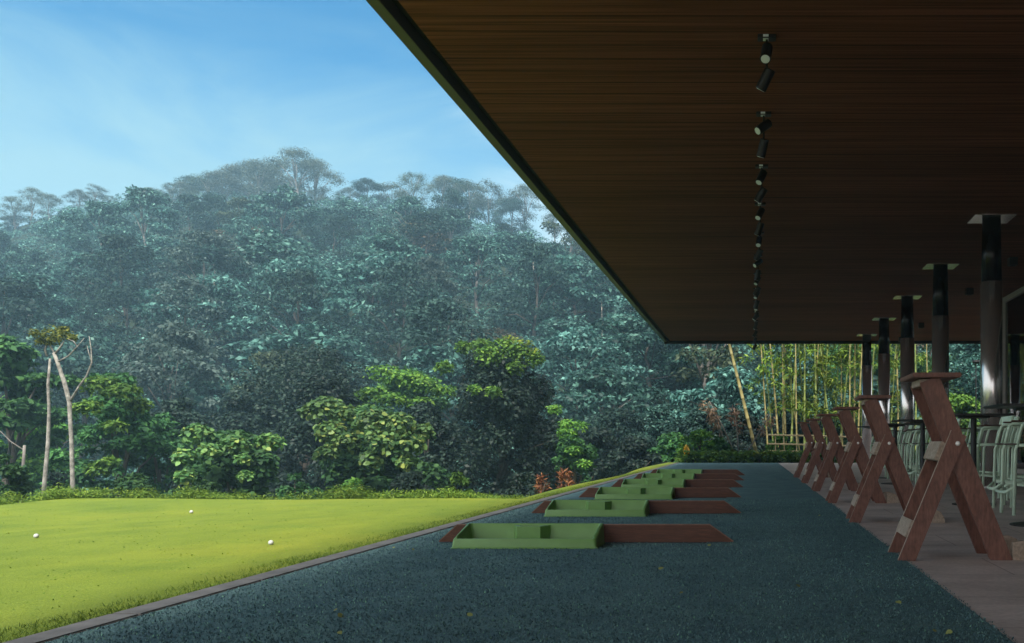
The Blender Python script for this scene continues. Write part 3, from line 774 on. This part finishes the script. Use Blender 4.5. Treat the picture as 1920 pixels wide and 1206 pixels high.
# ---- near trees and bushes beyond the lawn
def near(name, label, px, top, wpx, d, lmat, bmat='bark', leaf=.2, shape='kite', clumps=40, per=260, trunk=.25, flat=.7, seed=0, cat='tree', shell=.45, droop=.25, zb=None, up=.35, skirt=0.0, group=None, csize=1.0, top_bias=0.0, rough=1.35):
    x = (px - VX) / F * d; zt = H - (top - VY) / F * d
    zg = (gz(x, d) if zb is None else zb) - .1
    h = zt - zg; rad = wpx / 2 / F * d
    tm = tree_meshes(seed, h, rad / 1.1, h * trunk, .05 + .012 * h, clumps, int(per * 1.7), leaf * .74, shape, M[lmat], M[bmat], flat=flat, shell=shell, limbs=10, droop=droop, up=up, skirt=skirt, crown=(csize, 1), top_bias=top_bias, rough=rough)
    return plant_tree(name, tm, (x, d, zg), label, cat, group, 1, rng.uniform(0, 6.28))
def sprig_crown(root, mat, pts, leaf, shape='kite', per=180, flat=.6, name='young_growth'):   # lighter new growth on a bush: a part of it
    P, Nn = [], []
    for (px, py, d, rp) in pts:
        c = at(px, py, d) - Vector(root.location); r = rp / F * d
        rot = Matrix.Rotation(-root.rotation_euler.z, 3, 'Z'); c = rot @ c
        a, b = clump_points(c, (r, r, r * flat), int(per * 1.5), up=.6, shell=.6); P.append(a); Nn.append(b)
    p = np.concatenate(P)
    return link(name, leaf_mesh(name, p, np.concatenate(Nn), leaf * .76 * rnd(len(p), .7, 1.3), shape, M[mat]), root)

near('leafy_tree', 'bright green layered tree at the left edge behind bare trunks', 15, 625, 190, 27, 'leaf_mid', leaf=.26, clumps=46, per=200, seed=31, flat=.34, trunk=.3)
t = near('leafy_tree', 'green tree with yellow green top beside the forked dead tree', 215, 705, 190, 24, 'leaf_mid', leaf=.20, clumps=46, per=230, seed=32, flat=.5, trunk=.15)
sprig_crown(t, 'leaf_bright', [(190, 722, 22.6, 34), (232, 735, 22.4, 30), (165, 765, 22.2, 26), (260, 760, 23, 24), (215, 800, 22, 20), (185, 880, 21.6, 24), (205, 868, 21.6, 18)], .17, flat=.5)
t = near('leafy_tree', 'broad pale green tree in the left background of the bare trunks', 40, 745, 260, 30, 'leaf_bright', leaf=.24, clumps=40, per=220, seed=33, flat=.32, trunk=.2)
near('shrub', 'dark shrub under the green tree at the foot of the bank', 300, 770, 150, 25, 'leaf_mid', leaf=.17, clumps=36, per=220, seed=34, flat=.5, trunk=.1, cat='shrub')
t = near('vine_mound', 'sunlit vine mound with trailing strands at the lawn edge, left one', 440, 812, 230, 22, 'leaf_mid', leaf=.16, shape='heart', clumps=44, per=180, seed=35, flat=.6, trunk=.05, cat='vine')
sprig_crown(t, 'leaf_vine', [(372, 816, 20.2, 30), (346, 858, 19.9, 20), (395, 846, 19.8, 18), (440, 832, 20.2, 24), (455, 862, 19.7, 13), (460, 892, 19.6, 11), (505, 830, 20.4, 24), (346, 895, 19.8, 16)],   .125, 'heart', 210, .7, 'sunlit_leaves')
near('dark_tree', 'wide very dark tree behind the two vine mounds', 575, 655, 330, 36, 'leaf_dark', leaf=.20, clumps=76, per=300, seed=36, flat=.8, trunk=.1)
near('dark_tree', 'near black domed tree directly above the gap between the two vine mounds', 610, 700, 230, 30, 'leaf_dark', leaf=.19, clumps=60, per=300, seed=80, flat=.85, trunk=.1)
near('dark_tree', 'dark low tree filling the gap beside the left vine mound', 330, 745, 150, 29, 'leaf_dark', leaf=.19, clumps=44, per=260, seed=81, flat=.7, trunk=.1)
near('dark_tree', 'dark round shrub tree right behind the right vine mound', 800, 760, 130, 27.5, 'leaf_dark', leaf=.18, clumps=40, per=260, seed=82, flat=.8, trunk=.1)
near('dark_tree', 'dark lower tree between the left vine mound and the wide dark tree', 455, 735, 190, 33, 'leaf_dark', leaf=.2, clumps=46, per=260, seed=37, flat=.7, trunk=.1)
t = near('leafy_tree', 'yellow green rounded tree behind the right vine mound', 765, 690, 200, 32, 'leaf_mid', leaf=.2, clumps=50, per=260, seed=38, flat=.55, trunk=.15)
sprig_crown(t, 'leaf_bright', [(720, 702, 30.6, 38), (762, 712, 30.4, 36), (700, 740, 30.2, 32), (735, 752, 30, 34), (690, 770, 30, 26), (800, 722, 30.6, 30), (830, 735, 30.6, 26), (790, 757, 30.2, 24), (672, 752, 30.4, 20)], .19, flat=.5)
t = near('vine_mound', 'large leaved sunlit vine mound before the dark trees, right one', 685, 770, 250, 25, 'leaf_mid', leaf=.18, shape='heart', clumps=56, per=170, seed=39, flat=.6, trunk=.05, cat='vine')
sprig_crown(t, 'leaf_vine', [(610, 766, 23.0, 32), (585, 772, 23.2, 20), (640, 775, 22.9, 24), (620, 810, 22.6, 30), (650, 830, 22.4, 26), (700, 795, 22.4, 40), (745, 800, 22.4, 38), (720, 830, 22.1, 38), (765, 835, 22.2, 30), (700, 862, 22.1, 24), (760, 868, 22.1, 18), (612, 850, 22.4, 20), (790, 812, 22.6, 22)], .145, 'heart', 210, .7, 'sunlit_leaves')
t = near('dark_tree', 'largest dark tree at the bank, yellow green shoots on its top', 935, 652, 270, 30, 'leaf_dark', leaf=.19, clumps=90, per=300, seed=40, flat=.85, trunk=.1)
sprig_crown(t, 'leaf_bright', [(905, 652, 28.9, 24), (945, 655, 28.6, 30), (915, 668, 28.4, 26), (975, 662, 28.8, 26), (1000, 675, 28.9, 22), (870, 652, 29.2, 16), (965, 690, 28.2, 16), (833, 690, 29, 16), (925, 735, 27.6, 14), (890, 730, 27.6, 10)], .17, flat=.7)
sprig_crown(t, 'leaf_yellow', [(955, 642, 29.0, 20), (982, 650, 29.0, 20), (1000, 664, 29, 17)], .15, per=70, flat=.7, name='yellow_shoots')
near('dark_tree', 'dark tree trailing to the right of the largest dark tree', 1025, 760, 150, 33, 'leaf_dark', leaf=.18, clumps=46, per=260, seed=41, flat=.9, trunk=.1)
t = near('shrub', 'yellow green shrub above the two russet plants', 1075, 800, 100, 29, 'leaf_mid', leaf=.16, clumps=34, per=170, seed=42, flat=.6, trunk=.08, cat='shrub')
sprig_crown(t, 'leaf_bright', [(1060, 812, 27.8, 18), (1085, 800, 28, 18), (1040, 768, 29, 16), (1075, 845, 27.6, 16), (1062, 795, 28, 14), (1095, 870, 27.4, 14)], .15, per=90)
for px, top, w, d, s, l, mt in ((1150, 770, 200, 42, 43, 'dusky green bush before the hillside, left of three beyond the far tees', 'leaf_deep'), (1235, 765, 170, 44, 44, 'dusky green bush before the hillside, middle of three beyond the far tees', 'leaf_teal'), (1320, 770, 170, 42, 45, 'dusky green bush before the hillside, right of three beyond the far tees', 'leaf_deep'),
                               (1185, 820, 150, 37, 46, 'low dark shrub beside the far end of the lawn strip', 'leaf_dark'), (1110, 800, 120, 36, 47, 'dark shrub behind the yellow green shrub and russet plants', 'leaf_dark'), (1260, 815, 90, 38, 48, 'small leafy shrub behind the yellow flower', 'leaf_mid')):
    near('bush', l, px, top, w, d, mt, leaf=.22, clumps=44, per=230, seed=s, flat=.6, trunk=.08, cat='shrub')
for px, top, w, d, s, mt, l in ((860, 888, 90, 20, 51, 'leaf_bright', 'small lime green plant under the largest dark tree'), (668, 900, 100, 19.5, 52, 'leaf_bright', 'small yellow green plant at the foot of the right vine mound'),
                             (560, 890, 130, 20, 53, 'leaf_mid', 'low green shrub between the two vine mounds'), (250, 890, 150, 18.5, 54, 'leaf_mid', 'glossy low shrub on the bank beside the forked dead tree'), (20, 850, 120, 17, 55, 'leaf_mid', 'low green shrub at the left edge beside the short stump'), (770, 885, 130, 21, 56, 'leaf_dark', 'dark low shrub below the right vine mound'),
                             (980, 880, 130, 22, 57, 'leaf_dark', 'dark low shrub left of the russet plants'), (120, 880, 130, 21, 58, 'leaf_dark', 'dark low shrub behind the pale bare trunks'), (400, 900, 160, 19, 59, 'leaf_mid', 'low green shrub at the foot of the left vine mound')):
    near('low_shrub', l, px, top, w, d, mt, leaf=.12, clumps=26, per=200, seed=s, flat=.6, trunk=.05, cat='shrub')
for px, top, w, s, l in ((1016, 893, 40, 61, 'small upright russet plant at the lawn edge, left one'), (1060, 878, 50, 62, 'larger russet plant leaning at the lawn edge, right one')):
    near('russet_plant', l, px, top, w, 18.0, 'leaf_red', leaf=.16, clumps=16, per=26, seed=s, flat=1.5, trunk=.02, cat='plant', droop=-1.2, shape='long', zb=-1.0, rough=2.2, shell=1.0)

# ---- bare pale trunks on the left
def bare(name, label, polys, d, mat, cat='tree', twigs=None):
    pts = [at(px, py, d) for px, py, r in polys[0]]
    base = pts[0].copy(); root = empty(name, base); tag(root, label, cat, 'slim trunks on the hillside' if name == 'slim_trunk' else None)
    for i, poly in enumerate(polys):
        bm = bmesh.new()
        q = [at(px, py, d + dd[0] if (dd := rest[1:]) else d) - base for px, py, *rest in poly]
        tube(bm, q, [rest[0] * .46 / F * d for px, py, *rest in poly], 9)
        obj('trunk' if i == 0 else 'branch', bm, M[mat], root, smooth=True)
    return root
bare('bare_tree', 'thin pale bare trunk without branches, middle of three by the lawn', [[(78, 985, 9.5), (84, 900, 8), (90, 830, 7), (92, 770, 6), (90, 720, 5.5), (94, 672, 4)]], 20, 'bark_pale')
bare('bare_tree', 'short pale broken trunk by the lawn at the far left', [[(38, 990, 8.5), (42, 920, 7), (43, 880, 6), (46, 835, 5)], [(46, 845, 3), (20, 828, 2), (0, 808, 1)]], 20, 'bark_grey')
fk = bare('forked_tree', 'forked pale dead tree with a mossy tuft on its top', [[(137, 1000, 11), (136, 905, 8.5), (134, 830, 7.5), (131, 778, 7.5), (130, 752, 8.5), (120, 715, 8), (108, 680, 7), (101, 662, 6)],
    [(132, 752, 6), (148, 725, 4), (162, 705, 3), (172, 680, 3), (171, 655, 2), (167, 630, 1)], [(172, 680, 2.5), (166, 660, 1.5), (163, 648, .8)], [(103, 664, 4), (92, 645, 3), (82, 636, 2)], [(103, 664, 4), (115, 648, 3), (120, 640, 2)], [(110, 678, 3.5, -.2), (128, 668, 3, -.3), (145, 650, 2, -.4), (158, 634, 1, -.4)], [(145, 650, 2, -.4), (138, 640, 1.6, -.4), (128, 636, 1, -.4)], [(88, 668, 4), (84, 655, 4), (90, 640, 2)]], 20, 'bark_pale')
P_, N_ = [], []
for px, py, r in ((82, 630, 17), (100, 622, 18), (122, 628, 16), (104, 634, 15), (66, 624, 11), (136, 633, 9), (92, 642, 11), (118, 618, 10), (74, 640, 8)):
    a, b = clump_points(at(px, py, 20 + rng.uniform(-.15, .15)) - fk.location, (r / F * 20, r / F * 20, r / F * 20 * .7), 130, up=.2, shell=1.0); P_.append(a); N_.append(b)
p = np.concatenate(P_); link('moss_tuft', leaf_mesh('moss_tuft', p, np.concatenate(N_), rnd(len(p), .04, .085), 'kite', M['leaf_moss']), fk)
# slim pale trunks showing on the slope
for px, y0, y1, d, l in ((427, 488, 415, 128, 'left of two near the tallest ridge tree'), (456, 480, 420, 128, 'right of two near the tallest ridge tree'), (762, 615, 520, 84, 'left of a close pair above the yellow green tree'), (784, 612, 525, 84, 'right of a close pair above the yellow green tree'),
                         (914, 600, 545, 80, 'alone above the largest dark tree'), (1128, 640, 575, 76, 'near the roof corner'), (505, 600, 560, 82, 'above the wide dark tree'), (322, 520, 470, 100, 'above the green tree beside the forked tree'), (205, 500, 450, 108, 'high above the forked tree'), (668, 520, 470, 104, 'under the ridge gap'), (1000, 560, 500, 88, 'close to the roof edge')):
    bare('slim_trunk', 'slim pale trunk on the hillside, ' + l, [[(px + 2, y0 + 30, 3.2), (px + 1, (y0 + y1) / 2, 2.6), (px, y1 - 10, 1.8)]], d, 'bark_pale')

bare('slim_trunk', 'pale leaning trunk on the hillside right below the tallest ridge tree', [[(545, 525, 4.2), (553, 490, 3.6), (560, 455, 3), (563, 430, 2.2)]], 124, 'bark_pale')

# ---- planting at the far end of the tees
P_, N_ = [], []
for i in range(420):
    x = rng.uniform(-2.75, 8.5); yb = 34.35 + 2.0 * rng.random()
    a, b = clump_points((x, yb, .10), (.22, .2, .18 + .22 * rng.random()), 60, up=.9, shell=.8); P_.append(a); N_.append(b)
p = np.concatenate(P_)
o = link('bedding_plants', leaf_mesh('bedding_plants', p, np.concatenate(N_), rnd(len(p), .08, .19), 'kite', M['leaf_bright'])); tag(o, 'low glossy bedding plants along the far end of the turf', 'ground cover', kind='stuff')
for k, (px, top, r, l) in enumerate(((1300, 852, 36, 'left of the bed near the yellow flower'), (1318, 850, 30, 'left of the bed, second one'), (1378, 848, 40, 'in the middle of the bed'), (1424, 846, 46, 'lime coloured, at the foot of the leaning bamboo'), (1462, 850, 36, 'beside the cane lattice'))):
    d = 34.9; c = at(px, 868, d); root = empty('strap_leaf_plant', (c.x, d, 0)); tag(root, 'strap leaved plant in the far bed, ' + l, 'plant')
    n = 46; ang = rng.random(n) * 6.28; al = np.stack([np.cos(ang) * .9, np.sin(ang) * .9, .5 + .7 * rng.random(n)], 1)
    nn = np.stack([-np.cos(ang) * .6, -np.sin(ang) * .6, np.ones(n)], 1); pp = np.stack([np.cos(ang) * .05, np.sin(ang) * .05, .1 + .15 * rng.random(n)], 1)
    link('foliage', leaf_mesh('foliage', pp, nn, rnd(n, .35, .62), 'long', M['leaf_yellow' if k == 3 else 'leaf_bright'], along=al), root)
    bm = bmesh.new(); tube(bm, [(0, 0, -.05), (0, 0, .28)], [.03, .02], 6); obj('stem', bm, M['bark'], root)
root = empty('yellow_flower', tuple(at(1286, 868, 34.6).xy) + (0,)); tag(root, 'single yellow flower spike at the left end of the far bed', 'flower')
bm = bmesh.new(); tube(bm, [(0, 0, -.05), (.01, 0, .35)], .012, 6); obj('stem', bm, M['bark_grey'], root)
a, b = clump_points((.01, 0, .44), (.10, .10, .20), 130, up=.2, shell=.6); link('petals', leaf_mesh('petals', a, b, rnd(130, .05, .10), 'heart', M['petal']), root)
# dry stalks with withered leaves
for px0, px1, top, tip, l in ((1366, 1338, 845, 768, 'leaning left'), (1384, 1330, 842, 752, 'longest, leaning far left'), (1386, 1376, 845, 765, 'nearly upright'), (1390, 1445, 835, 775, 'leaning right')):
    d = 36.5; a = at(px0, 862, d); b = at(px1, tip, d); root = empty('dry_stalk', (a.x, a.y, 0)); tag(root, 'dry stalk with withered pinkish leaves in the far bed, ' + l, 'plant')
    bm = bmesh.new(); q = Vector((b.x - a.x, 0, b.z)); tube(bm, [(0, 0, -.05), q * .5 + Vector((.03, 0, .05)), q], [.035, .028, .012], 6); obj('stem', bm, M['bark_grey'], root, smooth=True)
    P_, N_ = [], []
    for t in (.75, .9, 1.0):
        pp, nn = clump_points(q * t + Vector((rng.normal() * .1, 0, -.1)), (.22, .2, .32), 36, up=-.4, shell=.9); P_.append(pp); N_.append(nn)
    p = np.concatenate(P_); link('withered_leaves', leaf_mesh('withered_leaves', p, np.concatenate(N_), rnd(len(p), .14, .28), 'long', M['leaf_dry'], droop=1.5), root)
for px, top, w, d, sd2, mt, l in ((1312, 805, 80, 36.4, 83, 'leaf_bright', 'yellow green shrub at the far bed between the yellow flower and the dry stalks'), (1352, 822, 60, 36.0, 84, 'leaf_mid', 'small green shrub at the foot of the dry stalks'), (1462, 815, 60, 36.9, 85, 'leaf_bright', 'yellow green shrub between the leaning bamboo and the clump')):
    near('low_shrub', l, px, top, w, d, mt, leaf=.16, clumps=24, per=110, seed=sd2, flat=.6, trunk=.05, cat='shrub')
# bamboo
def bamboo(px0, px1, d, r, green, label, leafy):
    a = at(px0, 868, d); b = at(px1, 645, d)
    s = (b.x - a.x) / (b.z - a.z if abs(b.z) > .1 else 1); Ht = rng.uniform(8.0, 10.5)
    root = empty('bamboo', (a.x, d, gz(a.x, d))); tag(root, label, 'bamboo', 'bamboo at the far end of the terrace')
    bm = bmesh.new(); pts, rad = [], []
    z = -.1; bend = rng.uniform(-.01, .012); yl = rng.uniform(-.05, .05); base_z = root.location.z
    L = .34
    while z < Ht:
        t = z / Ht; rr = r * (1 - .55 * t)
        x = s * z + bend * z * z * .5
        for dz, k in ((0, 1.0), (.018, 1.16), (.036, 1.0)):
            zz = z + dz; pts.append((s * zz + bend * zz * zz * .5, yl * zz, zz)); rad.append(rr * k)
        z += L; L = min(.46, L + .012)
    tube(bm, pts, rad, 8); obj('culm', bm, M['culm_green' if green else 'culm'], root, smooth=True)
    P_, N_ = [], []
    for i in range(leafy):
        z = Ht * (.20 + .75 * rng.random()); a2 = rng.uniform(0, 6.28); q = rng.uniform(.15, .9)
        pp, nn = clump_points((s * z + bend * z * z * .5 + q * math.cos(a2), yl * z + q * math.sin(a2), z), (.35, .35, .2), 26, up=.2, shell=.9); P_.append(pp); N_.append(nn)
    p = np.concatenate(P_); link('foliage', leaf_mesh('foliage', p, np.concatenate(N_), rnd(len(p), .16, .32), 'long', M['leaf_bamboo'], droop=.8), root)
bamboo(1422, 1367, 37.0, .075, False, 'bamboo culm leaning left apart from the clump', 3)
bl = 'bamboo culm in the dense clump behind the bag racks'
specs = [(1441, 1419, 38), (1453, 1432, 38.5), (1462, 1450, 38), (1468, 1478, 38.4), (1475, 1461, 39.5), (1482, 1490, 38.2), (1488, 1480, 39), (1494, 1497, 37.8), (1502, 1491, 39.5), (1508, 1514, 38.6), (1514, 1503, 40), (1524, 1533, 38.8), (1521, 1518, 40.5), (1530, 1549, 38.4), (1536, 1528, 40), (1543, 1552, 39), (1551, 1561, 39.6),
         (1560, 1556, 38.6), (1563, 1574, 40.6), (1573, 1585, 38.8), (1581, 1579, 40), (1592, 1596, 38.4), (1600, 1615, 39.6), (1608, 1621, 38.6), (1618, 1612, 40.4), (1630, 1642, 39), (1648, 1652, 38.5), (1655, 1668, 40), (1668, 1676, 39), (1684, 1690, 39.5), (1700, 1697, 40.5), (1716, 1724, 39.3), (1741, 1737, 41)]
for i, (a, b, d) in enumerate(specs):
    b += rng.normal() * 9
    bamboo(a, b, d, rng.uniform(.030, .052), rng.random() < .45, bl, int(rng.integers(12, 20)))
# cane lattice fence
root = empty('cane_lattice', (.9, 36.2, 0)); tag(root, 'low lattice of pale canes in front of the bamboo clump', 'fence')
for z, x1 in ((1.05, 3.9), (.70, 3.6), (.42, 3.6)):
    bm = bmesh.new(); tube(bm, [(-.25, 0, z), (1.2, .02, z - .03), (x1, 0, z - .10)], .034, 8); obj('rail', bm, M['cane'], root, smooth=True)
for x in (.05, .42, .85, 1.3, 1.7, 2.2, 2.6, 3.1, 3.5):
    bm = bmesh.new(); tube(bm, [(x, .05, -.1), (x + rng.uniform(-.06, .06), .05, 1.1)], .022, 8); obj('post', bm, M['cane'], root, smooth=True)
# foliage behind the bamboo and garden lamp
for px, top, w, d, s, mt, l in ((1480, 600, 260, 52, 71, 'leaf_teal', 'tall green tree behind the left side of the bamboo clump'), (1610, 590, 260, 50, 72, 'leaf_mid', 'tall green tree behind the middle of the bamboo clump'), (1730, 590, 260, 48, 73, 'leaf_mid', 'tall green tree behind the columns and right end of the bamboo'), (1850, 600, 260, 46, 74, 'leaf_teal', 'tall green tree at the right behind the garden lamp'),
                                (1790, 720, 160, 42, 75, 'leaf_bright', 'bright shrub below the garden lamp'), (1650, 760, 200, 43, 76, 'leaf_mid', 'green shrub at the foot of the bamboo clump, right half'), (1500, 770, 220, 43, 77, 'leaf_deep', 'dark shrub at the foot of the bamboo clump, left half'), (1390, 760, 150, 42, 78, 'leaf_dark', 'dark shrub behind the dry stalks')):
    near('tree' if top < 650 else 'bush', l, px, top, w, d, mt, leaf=.26, clumps=56, per=210, seed=s, flat=.55, trunk=.15, cat='tree' if top < 650 else 'shrub', skirt=1.0)
c = at(1830, 868, 37.5); root = empty('garden_lamp', (c.x, c.y, -.02)); tag(root, 'slim black garden lamp with a flat head beyond the terrace', 'lamp')
bm = bmesh.new(); tube(bm, [(0, 0, -.1), (0, 0, 4.0)], [.03, .022], 8); obj('post', bm, M['black'], root)
bm = bmesh.new(); tube(bm, [(0, 0, 3.99), (0, 0, 4.04), (0, 0, 4.12)], [.10, .16, .15], 16); obj('lamp_head', bm, M['black'], root)

# ================================================================ AIR, LIGHT, CAMERA
bm = bmesh.new(); box(bm, -236, 236, -86, 256, -4.5, 62)
m, nt, out = new_mat('haze_air')
v = N(nt, 'ShaderNodeVolumePrincipled', inp={'Color': (.46, .78, 1.0, 1), 'Density': .0014, 'Anisotropy': .1})
nt.links.new(v.outputs[0], out.inputs['Volume'])
tag(obj('haze', bm, m), 'pale blue haze filling the valley air', 'haze', kind='stuff')

SUN_EL, SUN_AZ = 52.0, 186.0      # azimuth of the sun, clockwise from +Y
w = bpy.data.worlds.new('World'); scene.world = w; w.use_nodes = True
nt = w.node_tree; nt.nodes.clear()
sky = N(nt, 'ShaderNodeTexSky', sky_type='NISHITA', sun_disc=False)
sky.sun_elevation = R(SUN_EL); sky.sun_rotation = R(SUN_AZ)
sky.air_density = 1.0; sky.dust_density = .6; sky.ozone_density = 2.0
tcw = nt.nodes.new('ShaderNodeTexCoord')
D = tcw.outputs['Generated']
mpw = N(nt, 'ShaderNodeMapping', inp={'Scale': (1.0, 1.0, 2.2)}); nt.links.new(D, mpw.inputs[0])
cn = noise(nt, mpw.outputs[0], 3.0, 7, .58, .8)
def wmath(op, a, b=0.0):
    m = N(nt, 'ShaderNodeMath', operation=op)
    for k, v in enumerate((a, b)):
        if hasattr(v, 'links'): nt.links.new(v, m.inputs[k])
        else: m.inputs[k].default_value = v
    return m.outputs[0]
def smooth(v, a, b):
    m = N(nt, 'ShaderNodeMapRange', interpolation_type='SMOOTHSTEP', inp={'From Min': a, 'From Max': b}); nt.links.new(v, m.inputs[0]); return m.outputs[0]
# a gap of clear blue sky ahead of the tees, unseen bright cloud added everywhere else as fill light
dp = N(nt, 'ShaderNodeVectorMath', operation='DOT_PRODUCT'); nt.links.new(D, dp.inputs[0]); dp.inputs[1].default_value = (-.60, .62, .50)
sz = nt.nodes.new('ShaderNodeSeparateXYZ'); nt.links.new(D, sz.inputs[0])
wob = wmath('MULTIPLY', wmath('SUBTRACT', cn, .5), .36)
blue = smooth(wmath('ADD', sz.outputs[2], wob), .20, .41)
gap = smooth(wmath('ADD', dp.outputs['Value'], wob), .70, .90)
tint = mixc(nt, sky.outputs[0], (.040, .285, .385, 1), 1.0, 'MULTIPLY')
low = mixc(nt, (.92, 1.58, 1.86, 1), tint, blue)
cm = mixc(nt, (3.6, 3.6, 3.6, 1), low, gap)
bg = N(nt, 'ShaderNodeBackground', inp={'Strength': .15}); nt.links.new(cm, bg.inputs[0])
ow = nt.nodes.new('ShaderNodeOutputWorld'); nt.links.new(bg.outputs[0], ow.inputs[0])
sd = bpy.data.lights.new('sun', 'SUN'); sd.energy = 3.2; sd.angle = R(12); sd.color = (1, .95, .87)
so = bpy.data.objects.new('sun', sd); COL.objects.link(so)
az, el = R(SUN_AZ), R(SUN_EL)
sdir = Vector((math.sin(az) * math.cos(el), math.cos(az) * math.cos(el), math.sin(el)))
so.rotation_euler = sdir.to_track_quat('Z', 'Y').to_euler(); so.location = (0, -20, 40)

cam = bpy.data.cameras.new('camera'); co = bpy.data.objects.new('camera', cam); COL.objects.link(co)
cam.sensor_width = 36; cam.lens = 36 * F / 1920
cam.shift_x = -(VX - 960) / 1920; cam.shift_y = (VY - 603) / 1920
cam.clip_start = .05; cam.clip_end = 2000
co.location = (0, 0, H); co.rotation_euler = (R(90), 0, 0)
scene.camera = co
scene.view_settings.view_transform = 'Standard'; scene.view_settings.look = 'None'
scene.view_settings.exposure = 1.48; scene.view_settings.gamma = 1; scene.view_settings.use_curve_mapping = False
scene.render.engine = 'CYCLES'
cy = scene.cycles
cy.max_bounces = 6; cy.diffuse_bounces = 3; cy.glossy_bounces = 3; cy.transmission_bounces = 3; cy.transparent_max_bounces = 8; cy.volume_bounces = 1
cy.use_denoising = True
try: cy.denoiser = 'OPENIMAGEDENOISE'
except Exception: pass
cy.sample_clamp_indirect = 6
scene.render.use_persistent_data = False
